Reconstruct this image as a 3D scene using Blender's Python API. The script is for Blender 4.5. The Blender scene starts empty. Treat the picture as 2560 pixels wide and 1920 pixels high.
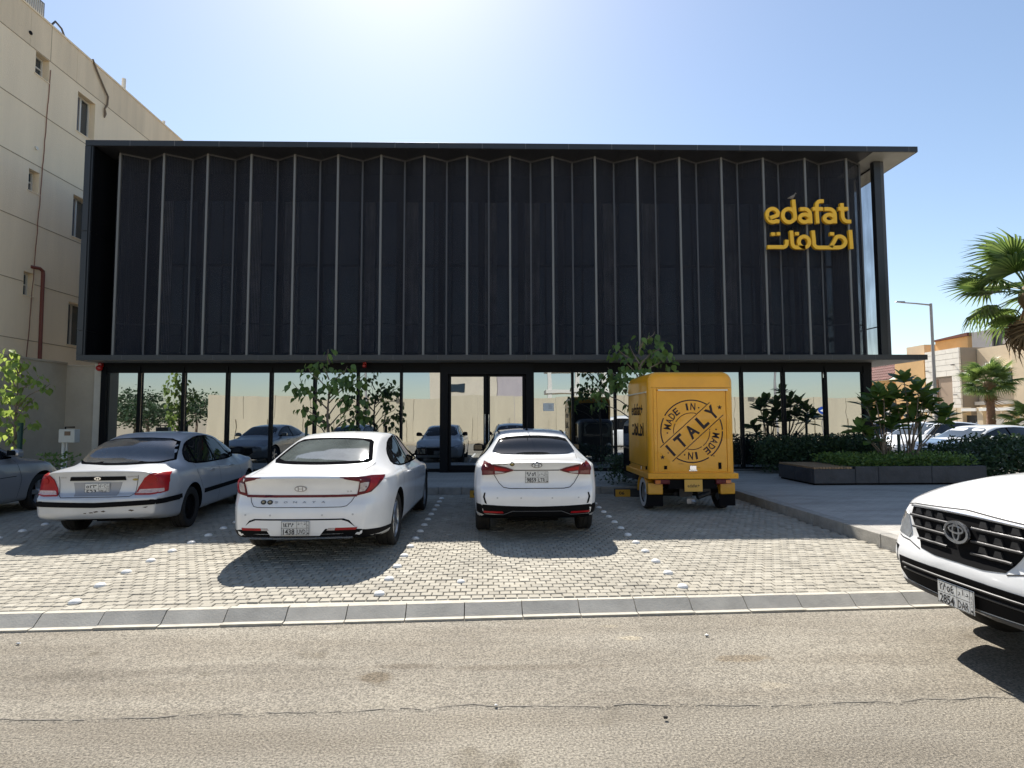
import bpy, bmesh, math, random
from mathutils import Vector, Matrix
from mathutils.bvhtree import BVHTree
from mathutils.geometry import delaunay_2d_cdt

random.seed(11)
S = bpy.context.scene
C = S.collection
R = math.radians

# ------------------------------------------------------------------ camera
cam_d = bpy.data.cameras.new('camera')
cam_d.sensor_width = 36.0
cam_d.lens = 1433.0 / 2560 * 36
cam_d.clip_start = 0.05
cam_d.clip_end = 3000
cam = bpy.data.objects.new('camera', cam_d)
C.objects.link(cam)
cam.matrix_world = (Matrix.Translation((0, 0, 1.6)) @ Matrix.Rotation(R(-1.32), 4, 'Z')
                    @ Matrix.Rotation(R(90 + 3.55), 4, 'X') @ Matrix.Rotation(R(-0.18), 4, 'Z'))
S.camera = cam

# ------------------------------------------------------------------ sky and sun
SUN_TO = Vector((-0.17, 0.84, 1.0)).normalized()
elev = math.asin(SUN_TO.z)
azim = math.atan2(SUN_TO.x, SUN_TO.y)
w = bpy.data.worlds.new('World')
S.world = w
w.use_nodes = True
nt = w.node_tree
bg = nt.nodes['Background']
sky = nt.nodes.new('ShaderNodeTexSky')
sky.sky_type = 'NISHITA'
sky.sun_disc = False
sky.sun_elevation = elev
sky.sun_rotation = azim
sky.altitude = 600
sky.air_density = 1.15
sky.dust_density = 0.75
sky.ozone_density = 0.3
nt.links.new(sky.outputs[0], bg.inputs[0])
bg.inputs[1].default_value = 0.080
sun_d = bpy.data.lights.new('sun', 'SUN')
sun_d.energy = 4.8
sun_d.angle = R(0.53)
sun_d.color = (1.0, 0.945, 0.86)
sun = bpy.data.objects.new('sun', sun_d)
C.objects.link(sun)
sun.rotation_euler = (-SUN_TO).to_track_quat('-Z', 'Y').to_euler()
sun.location = (-5, 30, 40)
S.view_settings.view_transform = 'Standard'
S.view_settings.look = 'None'
S.view_settings.gamma = 1
S.view_settings.use_curve_mapping = False
S.view_settings.exposure = 1.05
S.cycles.max_bounces = 8
S.cycles.use_denoising = True
S.cycles.transparent_max_bounces = 16
S.cycles.caustics_reflective = False
S.cycles.caustics_refractive = False

# ------------------------------------------------------------------ helpers
def link(o, parent=None):
    C.objects.link(o)
    if parent is not None:
        o.parent = parent
    return o

def tag(o, label=None, cat=None, group=None, kind=None):
    if label: o['label'] = label
    if cat: o['category'] = cat
    if group: o['group'] = group
    if kind: o['kind'] = kind
    return o

def thing(name, label, cat, loc=(0, 0, 0), rz=0.0, group=None):
    o = bpy.data.objects.new(name, None)
    o.empty_display_size = 0.2
    o.location = loc
    o.rotation_euler = (0, 0, rz)
    link(o)
    return tag(o, label, cat, group)

class MB:
    def __init__(s):
        s.v = []; s.f = []
    def add(s, vs, fs):
        n = len(s.v)
        s.v += [tuple(p) for p in vs]
        s.f += [tuple(i + n for i in f) for f in fs]
        return s
    def box(s, x0, x1, y0, y1, z0, z1):
        return s.add([(x0, y0, z0), (x1, y0, z0), (x1, y1, z0), (x0, y1, z0), (x0, y0, z1), (x1, y0, z1), (x1, y1, z1), (x0, y1, z1)],
                     [(0, 3, 2, 1), (4, 5, 6, 7), (0, 1, 5, 4), (1, 2, 6, 5), (2, 3, 7, 6), (3, 0, 4, 7)])
    def hexa(s, b, t):
        return s.add(list(b) + list(t), [(0, 3, 2, 1), (4, 5, 6, 7), (0, 1, 5, 4), (1, 2, 6, 5), (2, 3, 7, 6), (3, 0, 4, 7)])
    def prism(s, poly, d0, d1, f):
        n = len(poly)
        s.add([f(a, b, d0) for a, b in poly] + [f(a, b, d1) for a, b in poly],
              [tuple(range(n - 1, -1, -1)), tuple(range(n, 2 * n))] + [(i, (i + 1) % n, n + (i + 1) % n, n + i) for i in range(n)])
        return s
    def tube(s, pts, r, n=8, cap=True):
        pts = [Vector(p) for p in pts]
        rs = r if isinstance(r, (list, tuple)) else [r] * len(pts)
        rings = []
        ref = None
        for i, p in enumerate(pts):
            if i == 0: t = pts[1] - p
            elif i == len(pts) - 1: t = p - pts[i - 1]
            else: t = (pts[i + 1] - p).normalized() + (p - pts[i - 1]).normalized()
            t = t.normalized()
            if ref is None:
                ref = Vector((0, 0, 1)) if abs(t.z) < 0.9 else Vector((1, 0, 0))
            a = (ref - t * ref.dot(t)).normalized()
            ref = a
            b = t.cross(a)
            rings.append([p + (a * math.cos(2 * math.pi * k / n) + b * math.sin(2 * math.pi * k / n)) * rs[i] for k in range(n)])
        vs = [q for ring in rings for q in ring]
        fs = []
        for i in range(len(pts) - 1):
            for k in range(n):
                fs.append((i * n + k, i * n + (k + 1) % n, (i + 1) * n + (k + 1) % n, (i + 1) * n + k))
        if cap:
            fs.append(tuple(range(n - 1, -1, -1)))
            fs.append(tuple((len(pts) - 1) * n + k for k in range(n)))
        return s.add(vs, fs)
    def lathe(s, prof, n=24, f=None, closed=False):
        f = f or (lambda x, y, z: (x, y, z))
        vs = []
        for r, z in prof:
            for k in range(n):
                a = 2 * math.pi * k / n
                vs.append(f(r * math.cos(a), r * math.sin(a), z))
        fs = []
        m = len(prof)
        for i in range(m if closed else m - 1):
            j = (i + 1) % m
            for k in range(n):
                fs.append((i * n + k, i * n + (k + 1) % n, j * n + (k + 1) % n, j * n + k))
        return s.add(vs, fs)
    def xf(s, m):
        s.v = [tuple(m @ Vector(p)) for p in s.v]
        return s
    def mesh(s, name, mat, smooth=False, bevel=0.0, seg=2, angle=35):
        me = bpy.data.meshes.new(name)
        me.from_pydata(s.v, [], s.f)
        bm = bmesh.new()
        bm.from_mesh(me)
        bmesh.ops.recalc_face_normals(bm, faces=bm.faces)
        if bevel:
            ed = [e for e in bm.edges if len(e.link_faces) == 2 and e.calc_face_angle(0) > R(30)]
            bmesh.ops.bevel(bm, geom=ed, offset=bevel, segments=seg, affect='EDGES', profile=0.6)
        for f in bm.faces:
            f.smooth = smooth
        bm.to_mesh(me)
        bm.free()
        if smooth:
            try: me.set_sharp_from_angle(angle=R(angle))
            except Exception: pass
        if mat is not None: me.materials.append(mat)
        return me
    def build(s, name, mat, parent=None, smooth=False, bevel=0.0, seg=2, angle=35):
        o = bpy.data.objects.new(name, s.mesh(name, mat, smooth, bevel, seg, angle))
        return link(o, parent)

def place(name, me, parent=None, mw=None):
    o = bpy.data.objects.new(name, me)
    link(o, parent)
    if mw is not None: o.matrix_local = mw
    return o

def stroke(mb, pts, wd, f, d0, d1, closed=False):
    """flat stroke of constant width along a 2D polyline, extruded d0..d1"""
    P = [Vector(p) for p in pts]
    n = len(P)
    L, Rr = [], []
    for i in range(n):
        if closed: a, b = P[i - 1], P[(i + 1) % n]
        else: a, b = P[max(i - 1, 0)], P[min(i + 1, n - 1)]
        t0 = (P[i] - a); t1 = (b - P[i])
        if t0.length < 1e-9: t0 = t1
        if t1.length < 1e-9: t1 = t0
        t0.normalize(); t1.normalize()
        t = (t0 + t1)
        t = t.normalized() if t.length > 1e-6 else t1
        nn = Vector((-t.y, t.x))
        k = 1 / max(0.5, nn.dot(Vector((-t1.y, t1.x))))
        L.append(P[i] + nn * wd / 2 * k); Rr.append(P[i] - nn * wd / 2 * k)
    vs = []
    for i in range(n):
        vs += [f(L[i].x, L[i].y, d0), f(Rr[i].x, Rr[i].y, d0), f(L[i].x, L[i].y, d1), f(Rr[i].x, Rr[i].y, d1)]
    fs = []
    for i in range(n if closed else n - 1):
        a = 4 * i; b = 4 * ((i + 1) % n)
        fs += [(a, a + 1, b + 1, b), (a + 2, b + 2, b + 3, a + 3), (a, b, b + 2, a + 2), (a + 1, a + 3, b + 3, b + 1)]
    if not closed:
        fs += [(0, 2, 3, 1), (4 * n - 4, 4 * n - 3, 4 * n - 1, 4 * n - 2)]
    mb.add(vs, fs)

def arc(cx, cy, rx, ry, a0, a1, n=14):
    return [(cx + rx * math.cos(R(a0 + (a1 - a0) * i / n)), cy + ry * math.sin(R(a0 + (a1 - a0) * i / n))) for i in range(n + 1)]

_txt = {}
def text_geo(s, bold=0.0):
    """triangles of a string in the built-in typeface, centred, cap height 1"""
    key = (s, bold)
    if key in _txt: return _txt[key]
    c = bpy.data.curves.new('t', 'FONT')
    c.body = s
    c.offset = bold
    c.resolution_u = 2
    o = bpy.data.objects.new('t', c)
    C.objects.link(o)
    bpy.context.view_layer.update()
    m = bpy.data.meshes.new_from_object(o.evaluated_get(bpy.context.evaluated_depsgraph_get()))
    vs = [(v.co.x, v.co.y) for v in m.vertices]
    fs = [tuple(p.vertices) for p in m.polygons]
    bpy.data.objects.remove(o); bpy.data.meshes.remove(m); bpy.data.curves.remove(c)
    if vs:
        x0, x1 = min(v[0] for v in vs), max(v[0] for v in vs)
        y0, y1 = min(v[1] for v in vs), max(v[1] for v in vs)
        vs = [((x - (x0 + x1) / 2) / (y1 - y0), (y - (y0 + y1) / 2) / (y1 - y0)) for x, y in vs]
        asp = (x1 - x0) / (y1 - y0)
    else: asp = 0
    _txt[key] = (vs, fs, asp)
    return _txt[key]

def text(mb, s, cx, cy, wd, ht, f, rot=0.0, bold=0.0):
    vs, fs, asp = text_geo(s, bold)
    if not vs: return
    kx = wd / asp if wd else ht
    c, q = math.cos(rot), math.sin(rot)
    mb.add([f(cx + c * x * kx - q * y * ht, cy + q * x * kx + c * y * ht) for x, y in vs], fs)

# ------------------------------------------------------------------ materials
_m = {}
def mat(name, col, rough=0.6, metal=0.0, var=0.0, scale=4.0, bump=0.0, bscale=60.0, coat=0.0, spec=0.5, streak=False, col2=None, sss=None):
    if name in _m: return _m[name]
    m = bpy.data.materials.new(name)
    m.use_nodes = True
    t = m.node_tree
    b = t.nodes['Principled BSDF']
    b.inputs['Base Color'].default_value = (*col, 1)
    b.inputs['Roughness'].default_value = rough
    b.inputs['Metallic'].default_value = metal
    b.inputs['Specular IOR Level'].default_value = spec
    b.inputs['Coat Weight'].default_value = coat
    b.inputs['Coat Roughness'].default_value = 0.03
    if var or bump:
        g = t.nodes.new('ShaderNodeNewGeometry')
        src = g.outputs['Position']
        if streak:
            mp = t.nodes.new('ShaderNodeMapping')
            mp.inputs['Scale'].default_value = (1, 1, 0.12)
            t.links.new(src, mp.inputs[0]); src = mp.outputs[0]
    if var:
        n = t.nodes.new('ShaderNodeTexNoise')
        n.inputs['Scale'].default_value = scale
        n.inputs['Detail'].default_value = 7
        n.inputs['Roughness'].default_value = 0.65
        t.links.new(src, n.inputs['Vector'])
        r = t.nodes.new('ShaderNodeValToRGB')
        r.color_ramp.elements[0].position = 0.3
        r.color_ramp.elements[1].position = 0.7
        c2 = col2 or tuple(min(1, c * (1 + var)) for c in col)
        r.color_ramp.elements[0].color = (*[c * (1 - var) for c in col], 1)
        r.color_ramp.elements[1].color = (*c2, 1)
        t.links.new(n.outputs[0], r.inputs[0])
        t.links.new(r.outputs[0], b.inputs['Base Color'])
    if bump:
        n2 = t.nodes.new('ShaderNodeTexNoise')
        n2.inputs['Scale'].default_value = bscale
        n2.inputs['Detail'].default_value = 4
        t.links.new(g.outputs['Position'], n2.inputs['Vector'])
        bp = t.nodes.new('ShaderNodeBump')
        bp.inputs['Strength'].default_value = bump
        bp.inputs['Distance'].default_value = 0.02
        t.links.new(n2.outputs[0], bp.inputs['Height'])
        t.links.new(bp.outputs[0], b.inputs['Normal'])
    _m[name] = m
    return m

def piece_mat(name, cols, rough=0.85, bump=0.3, bscale=150.0, patch=0.25):
    """colour differs from piece to piece and a little within each one"""
    m = bpy.data.materials.new(name)
    m.use_nodes = True
    t = m.node_tree
    b = t.nodes['Principled BSDF']
    b.inputs['Roughness'].default_value = rough
    g = t.nodes.new('ShaderNodeNewGeometry')
    oi = t.nodes.new('ShaderNodeObjectInfo')
    a = t.nodes.new('ShaderNodeMath'); a.operation = 'ADD'
    t.links.new(g.outputs['Random Per Island'], a.inputs[0]); t.links.new(oi.outputs['Random'], a.inputs[1])
    fr = t.nodes.new('ShaderNodeMath'); fr.operation = 'FRACT'
    t.links.new(a.outputs[0], fr.inputs[0])
    r = t.nodes.new('ShaderNodeValToRGB')
    el = r.color_ramp.elements
    el[0].color = (*cols[0], 1); el[1].color = (*cols[-1], 1)
    for i, c in enumerate(cols[1:-1]):
        e = el.new((i + 1) / (len(cols) - 1)); e.color = (*c, 1)
    t.links.new(fr.outputs[0], r.inputs[0])
    n = t.nodes.new('ShaderNodeTexNoise'); n.inputs['Scale'].default_value = 1.3; n.inputs['Detail'].default_value = 9; n.inputs['Roughness'].default_value = 0.7
    t.links.new(g.outputs['Position'], n.inputs['Vector'])
    mr = t.nodes.new('ShaderNodeMapRange')
    mr.inputs[1].default_value = 0.3; mr.inputs[2].default_value = 0.7
    mr.inputs[3].default_value = 1 - patch; mr.inputs[4].default_value = 1 + patch
    t.links.new(n.outputs[0], mr.inputs[0])
    mx = t.nodes.new('ShaderNodeMix'); mx.data_type = 'RGBA'; mx.blend_type = 'MULTIPLY'
    mx.inputs['Factor'].default_value = 1
    t.links.new(r.outputs[0], mx.inputs['A']); t.links.new(mr.outputs[0], mx.inputs['B'])
    t.links.new(mx.outputs['Result'], b.inputs['Base Color'])
    n2 = t.nodes.new('ShaderNodeTexNoise'); n2.inputs['Scale'].default_value = bscale
    t.links.new(g.outputs['Position'], n2.inputs['Vector'])
    bp = t.nodes.new('ShaderNodeBump'); bp.inputs['Strength'].default_value = bump; bp.inputs['Distance'].default_value = 0.01
    t.links.new(n2.outputs[0], bp.inputs['Height']); t.links.new(bp.outputs[0], b.inputs['Normal'])
    _m[name] = m
    return m

def mirror_glass(name, refl, body, rough=0.0, wav=0.0):
    m = bpy.data.materials.new(name)
    m.use_nodes = True
    t = m.node_tree
    for n in list(t.nodes):
        if n.type == 'BSDF_PRINCIPLED': t.nodes.remove(n)
    out = [n for n in t.nodes if n.type == 'OUTPUT_MATERIAL'][0]
    d = t.nodes.new('ShaderNodeBsdfDiffuse'); d.inputs[0].default_value = (*body, 1)
    g = t.nodes.new('ShaderNodeBsdfGlossy'); g.inputs['Color'].default_value = (0.80, 0.86, 0.92, 1); g.inputs['Roughness'].default_value = rough
    mx = t.nodes.new('ShaderNodeMixShader')
    fz = t.nodes.new('ShaderNodeLayerWeight'); fz.inputs['Blend'].default_value = 0.25
    mr = t.nodes.new('ShaderNodeMapRange'); mr.inputs[3].default_value = refl; mr.inputs[4].default_value = min(0.95, refl + 0.5)
    t.links.new(fz.outputs['Fresnel'], mr.inputs[0])
    t.links.new(mr.outputs[0], mx.inputs[0])
    t.links.new(d.outputs[0], mx.inputs[1]); t.links.new(g.outputs[0], mx.inputs[2])
    t.links.new(mx.outputs[0], out.inputs[0])
    if wav:
        ge = t.nodes.new('ShaderNodeNewGeometry')
        n2 = t.nodes.new('ShaderNodeTexNoise'); n2.inputs['Scale'].default_value = 1.6; n2.inputs['Detail'].default_value = 1
        t.links.new(ge.outputs['Position'], n2.inputs['Vector'])
        bp = t.nodes.new('ShaderNodeBump'); bp.inputs['Strength'].default_value = wav; bp.inputs['Distance'].default_value = 0.02
        t.links.new(n2.outputs[0], bp.inputs['Height'])
        t.links.new(bp.outputs[0], g.inputs['Normal'])
    _m[name] = m
    return m

def screen_mat(name, lo=0.40, hi=0.72, sc=8.0):
    """fine expanded-metal mesh: open slots between dark strands"""
    m = bpy.data.materials.new(name)
    m.use_nodes = True
    t = m.node_tree
    b = t.nodes['Principled BSDF']
    b.inputs['Base Color'].default_value = (0.024, 0.026, 0.036, 1)
    b.inputs['Roughness'].default_value = 0.7
    b.inputs['Specular IOR Level'].default_value = 0.2
    out = [n for n in t.nodes if n.type == 'OUTPUT_MATERIAL'][0]
    tr = t.nodes.new('ShaderNodeBsdfTransparent')
    mx = t.nodes.new('ShaderNodeMixShader')
    g = t.nodes.new('ShaderNodeTexCoord')
    wv = t.nodes.new('ShaderNodeTexWave'); wv.wave_type = 'BANDS'; wv.bands_direction = 'X'
    wv.inputs['Scale'].default_value = sc
    wv.inputs['Distortion'].default_value = 0.5
    wv.inputs['Detail'].default_value = 1
    wv.inputs['Detail Scale'].default_value = 1.0
    mp = t.nodes.new('ShaderNodeMapping'); mp.inputs['Scale'].default_value = (1, 1, 0.08)
    t.links.new(g.outputs['Object'], mp.inputs[0]); t.links.new(mp.outputs[0], wv.inputs['Vector'])
    mr = t.nodes.new('ShaderNodeMapRange'); mr.inputs[3].default_value = lo; mr.inputs[4].default_value = hi
    t.links.new(wv.outputs['Fac'], mr.inputs[0])
    nz = t.nodes.new('ShaderNodeTexNoise'); nz.inputs['Scale'].default_value = 5.0; nz.inputs['Detail'].default_value = 3
    mp2 = t.nodes.new('ShaderNodeMapping'); mp2.inputs['Scale'].default_value = (1, 1, 0.16)
    t.links.new(g.outputs['Object'], mp2.inputs[0]); t.links.new(mp2.outputs[0], nz.inputs['Vector'])
    m2 = t.nodes.new('ShaderNodeMapRange'); m2.inputs[1].default_value = .3; m2.inputs[2].default_value = .7; m2.inputs[3].default_value = -.10; m2.inputs[4].default_value = .10
    t.links.new(nz.outputs[0], m2.inputs[0])
    ad = t.nodes.new('ShaderNodeMath'); ad.operation = 'ADD'; t.links.new(mr.outputs[0], ad.inputs[0]); t.links.new(m2.outputs[0], ad.inputs[1])
    t.links.new(ad.outputs[0], mx.inputs[0])
    t.links.new(tr.outputs[0], mx.inputs[1]); t.links.new(b.outputs[0], mx.inputs[2])
    t.links.new(mx.outputs[0], out.inputs[0])
    _m[name] = m
    return m

def lamp_red(name, col):
    m = mat(name, col, rough=0.12, coat=0.6)
    return m

M_ASPH = None
BLK = mat('black anodised metal', (0.005, 0.0055, 0.007), 0.5, spec=.12)
BLK2 = mat('charcoal composite panel', (0.020, 0.022, 0.027), 0.42, 0.1, var=0.12, scale=1.5)
TRIM = mat('grey aluminium trim', (0.17, 0.167, 0.165), 0.5, 0.4)
TRIM2 = mat('dark aluminium trim', (0.075, 0.076, 0.085), 0.5, 0.4)
SCREEN = screen_mat('expanded metal screen')
SCREEN2 = screen_mat('open metal screen', 0.12, 0.5, 7.0)
GLASS = mirror_glass('reflective shopfront glass', 0.43, (0.012, 0.013, 0.014), 0.0, 0.05)
GLASS_UP = mirror_glass('upper window glass', 0.10, (0.012, 0.013, 0.016), 0.05)
BLACKP = mat('black plastic', (0.006, 0.006, 0.007), 0.65, spec=.07)
RUBBER = mat('tyre rubber', (0.018, 0.017, 0.016), 0.85, var=0.25, scale=20)
CHROME = mat('chrome', (0.85, 0.85, 0.86), 0.16, 0.9)
SILVERM = mat('alloy wheel', (0.42, 0.43, 0.45), 0.3, 0.9)
CONC = mat('kerb concrete', (0.30, 0.285, 0.255), 0.9, var=0.22, scale=6, bump=0.4, bscale=120)
# ------------------------------------------------------------------ ground, road, pavements
def mapnode(t, src, scale, rotz=0.0):
    mp = t.nodes.new('ShaderNodeMapping'); mp.inputs['Scale'].default_value = scale; mp.inputs['Rotation'].default_value = (0, 0, rotz)
    t.links.new(src, mp.inputs[0]); return mp.outputs[0]

def asphalt():
    m = bpy.data.materials.new('worn asphalt'); m.use_nodes = True
    t = m.node_tree; b = t.nodes['Principled BSDF']
    b.inputs['Roughness'].default_value = 0.9
    g = t.nodes.new('ShaderNodeNewGeometry'); P = g.outputs['Position']
    def noise(sc, det, vec=P, rough=0.6):
        n = t.nodes.new('ShaderNodeTexNoise'); n.inputs['Scale'].default_value = sc; n.inputs['Detail'].default_value = det; n.inputs['Roughness'].default_value = rough
        t.links.new(vec, n.inputs['Vector']); return n.outputs[0]
    def ramp(src, a, ca, bb, cb):
        r = t.nodes.new('ShaderNodeValToRGB'); e = r.color_ramp.elements
        e[0].position = a; e[0].color = (*ca, 1); e[1].position = bb; e[1].color = (*cb, 1)
        t.links.new(src, r.inputs[0]); return r.outputs[0]
    def mul(a, bb, fac=1.0):
        x = t.nodes.new('ShaderNodeMix'); x.data_type = 'RGBA'; x.blend_type = 'MULTIPLY'; x.inputs['Factor'].default_value = fac
        t.links.new(a, x.inputs['A']); t.links.new(bb, x.inputs['B']); return x.outputs['Result']
    agg = ramp(noise(70, 5, rough=0.75), 0.40, (0.135, 0.122, 0.099), 0.60, (0.405, 0.369, 0.303))
    vor = t.nodes.new('ShaderNodeTexVoronoi'); vor.inputs['Scale'].default_value = 95; t.links.new(P, vor.inputs['Vector'])
    chips = ramp(vor.outputs['Distance'], 0.05, (1.25, 1.22, 1.15), 0.35, (1, 1, 1))
    big = ramp(noise(0.55, 8, rough=0.6), 0.33, (0.84, 0.83, 0.82), 0.68, (1.12, 1.11, 1.09))
    # darker streaks of wear along the lane
    st = ramp(noise(1.0, 8, mapnode(t, P, (0.35, 2.6, 1), R(-2.6)), 0.65), 0.38, (0.82, 0.80, 0.775), 0.60, (1.03, 1.03, 1.03))
    blot = ramp(noise(1.9, 3, rough=0.5), 0.27, (0.72, 0.70, 0.66), 0.34, (1, 1, 1))
    c = mul(mul(mul(mul(agg, chips), big), st), blot)
    # stains with a shape of their own: oil, spilled drink, pale dust patches
    wob = noise(6, 5)
    def stain(cx, cy, rx, ry, col, rot=0.0, soft=.35):
        sb = t.nodes.new('ShaderNodeVectorMath'); sb.operation = 'SUBTRACT'; sb.inputs[1].default_value = (cx, cy, 0); t.links.new(P, sb.inputs[0])
        v = mapnode(t, sb.outputs[0], (1 / rx, 1 / ry, 0), 0)
        ln = t.nodes.new('ShaderNodeVectorMath'); ln.operation = 'LENGTH'; t.links.new(v, ln.inputs[0])
        ad = t.nodes.new('ShaderNodeMath'); ad.operation = 'MULTIPLY_ADD'; ad.inputs[1].default_value = 1.6; t.links.new(wob, ad.inputs[0]); t.links.new(ln.outputs['Value'], ad.inputs[2])
        dv = t.nodes.new('ShaderNodeMath'); dv.operation = 'DIVIDE'; dv.inputs[1].default_value = 3; t.links.new(ad.outputs[0], dv.inputs[0])
        return ramp(dv.outputs[0], 1.45 / 3, col, (1.45 + soft) / 3, (1, 1, 1))
    for a in ((-.82, 3.92, .13, .10, (.66, .60, .52)), (-.68, 4.08, .30, .05, (.72, .69, .66)), (1.03, 4.54, .12, .05, (1.28, 1.24, 1.14)), (1.71, 4.14, .22, .07, (.80, .73, .64)),
              (-1.8, 4.07, .75, .09, (.80, .79, .78)), (.14, 4.04, .7, .05, (.86, .84, .82)), (1.75, 3.72, .12, .06, (1.18, 1.16, 1.12)), (-2.7, 4.0, .5, .12, (.82, .81, .80)), (.9, 4.8, .08, .03, (1.2, 1.18, 1.12))):
        c = mul(c, stain(*a))
    t.links.new(c, b.inputs['Base Color'])
    bp = t.nodes.new('ShaderNodeBump'); bp.inputs['Strength'].default_value = 1.0; bp.inputs['Distance'].default_value = 0.018
    t.links.new(noise(85, 4, rough=0.7), bp.inputs['Height']); t.links.new(bp.outputs[0], b.inputs['Normal'])
    _m['asphalt'] = m
    return m
ASPH = asphalt()
SAND = mat('sandy ground', (0.40, 0.33, 0.23), 0.95, var=0.2, scale=0.6, bump=0.5, bscale=20)

tag(MB().add([(-700, -700, -0.16), (700, -700, -0.16), (700, 900, -0.16), (-700, 900, -0.16)], [(0, 1, 2, 3)]).build('ground', SAND), kind='structure')
# the kerb line of the road is turned a little against the facade
KS = 0.0440
def kerb_y(x): return 5.085 + KS * x
tag(MB().add([(-80, kerb_y(-80) + .02, -0.1), (-80, -8.6, -0.1), (60, -8.6, -0.1), (60, kerb_y(60) + .02, -0.1)], [(0, 1, 2, 3)]).build('road', ASPH), kind='structure')
# side street to the right of the plaza
tag(MB().add([(11.46, 15.6, -0.096), (29.4, 15.6, -0.096), (29.4, 120, -0.096), (11.46, 120, -0.096)], [(0, 1, 2, 3)]).add([(14.6, 6.2, -0.096), (29.4, 6.2, -0.096), (29.4, 15.6, -0.096), (14.6, 15.6, -0.096)], [(0, 1, 2, 3)]).build('side_road', ASPH), kind='structure')
# cold joint between two layers of asphalt: an older layer standing a few millimetres proud
rr = random.Random(3)
edge = []
x = -7.0
yy = 0.0
while x < 7.0:
    yy += rr.uniform(-0.02, 0.02); yy *= 0.93
    edge.append((x, 3.47 + 0.02 * x + yy))
    x += rr.uniform(0.035, 0.1)
mbj = MB()
for i in range(len(edge) - 1):
    (xa, ya), (xb, yb) = edge[i], edge[i + 1]
    mbj.add([(xa, ya, -0.095), (xb, yb, -0.095), (xb, kerb_y(xb) - .1, -0.095), (xa, kerb_y(xa) - .1, -0.095), (xa, ya - .03, -0.1005), (xb, yb - .03, -0.1005)], [(0, 1, 2, 3), (4, 5, 1, 0)])
tag(mbj.build('road_overlay', ASPH), kind='structure')
# fine dark crack following the joint
CRACK = mat('bitumen crack', (0.17, 0.155, 0.13), 0.95)
mbk = MB()
for i in range(len(edge) - 1):
    (xa, ya), (xb, yb) = edge[i], edge[i + 1]
    if rr.random() < .25: continue
    wa = -.002 + 0.006 * abs(math.sin(i * 1.7) * math.sin(i * 0.31))
    wb = -.002 + 0.006 * abs(math.sin((i + 1) * 1.7) * math.sin((i + 1) * 0.31))
    mbk.add([(xa, ya - wa, -0.0925), (xb, yb - wb, -0.0925), (xb, yb + .006, -0.0925), (xa, ya + .006, -0.0925)], [(0, 1, 2, 3)])
tag(mbk.build('road_crack', CRACK), kind='structure')

# parking bay paving: square concrete blocks in running bond
PAVE = piece_mat('concrete paving blocks', [(0.25, 0.23, 0.188), (0.315, 0.29, 0.235), (0.28, 0.258, 0.21), (0.35, 0.325, 0.268)], 0.9, 0.4, 130, 0.16)
JOINT = mat('paving joint sand', (0.085, 0.075, 0.058), 0.95, var=0.3, scale=8)
pk = tag(MB().add([(-24, kerb_y(-24) + .10, -0.018), (4.9, kerb_y(4.9) + .10, -0.018), (4.9, 12.55, -0.018), (-24, 12.55, -0.018)], [(0, 1, 2, 3)]).build('parking_pavement', JOINT), kind='structure')
PW, PD, G = 0.104, 0.102, 0.007
AR = R(1.6)
ca, sa = math.cos(AR), math.sin(AR)
def paver_mesh(hx, hy, name):
    b = 0.006
    v = [(-hx, -hy, -0.02), (hx, -hy, -0.02), (hx, hy, -0.02), (-hx, hy, -0.02), (-hx, -hy, -b), (hx, -hy, -b), (hx, hy, -b), (-hx, hy, -b),
         (-hx + b, -hy + b, 0), (hx - b, -hy + b, 0), (hx - b, hy - b, 0), (-hx + b, hy - b, 0)]
    f = [(0, 1, 5, 4), (1, 2, 6, 5), (2, 3, 7, 6), (3, 0, 4, 7), (4, 5, 9, 8), (5, 6, 10, 9), (6, 7, 11, 10), (7, 4, 8, 11), (8, 9, 10, 11)]
    return v, f
pv, pf = paver_mesh((PW - G) / 2, (PD - G) / 2, 'paver')
spots = []
rp = random.Random(5)
for j in range(-3, 82):
    for i in range(-165, 55):
        u = (i + 0.5 * (j % 2)) * PW
        q = 4.6 + j * PD
        X = ca * u - sa * q; Y = sa * u + ca * q
        if X < -15.5 or X > 4.74 or Y > 12.40: continue
        if Y < kerb_y(X) + 0.165: continue
        spots.append((X, Y, rp.uniform(-0.004, 0.004), rp.uniform(-0.02, 0.02), rp.uniform(-0.02, 0.02), rp.uniform(-0.012, 0.012)))
def dist(s): return math.hypot(s[0], s[1]) + (0 if abs(s[0]) < 0.86 * s[1] + .1 else 50)
spots.sort(key=dist)
pm = bpy.data.meshes.new('paver'); pm.from_pydata(pv, [], pf); pm.materials.append(PAVE)
rest = MB()
for k, (X, Y, dz, rx, ry, rz) in enumerate(spots):
    m = Matrix.Translation((X, Y, dz)) @ Matrix.Rotation(AR + rz, 4, 'Z') @ Matrix.Rotation(rx * .6, 4, 'X') @ Matrix.Rotation(ry * .6, 4, 'Y')
    if k < 300: place('paver', pm, pk, m)
    else:
        a = AR + rz; c_, s_ = math.cos(a), math.sin(a)
        rest.add([(X + c_ * px - s_ * py, Y + s_ * px + c_ * py, pz + dz + rx * .6 * py - ry * .6 * px) for px, py, pz in pv], pf)
me = bpy.data.meshes.new('paver_field'); me.from_pydata(rest.v, [], rest.f); me.materials.append(PAVE)
tag(place('paver_field', me, pk), kind='stuff')

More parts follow.
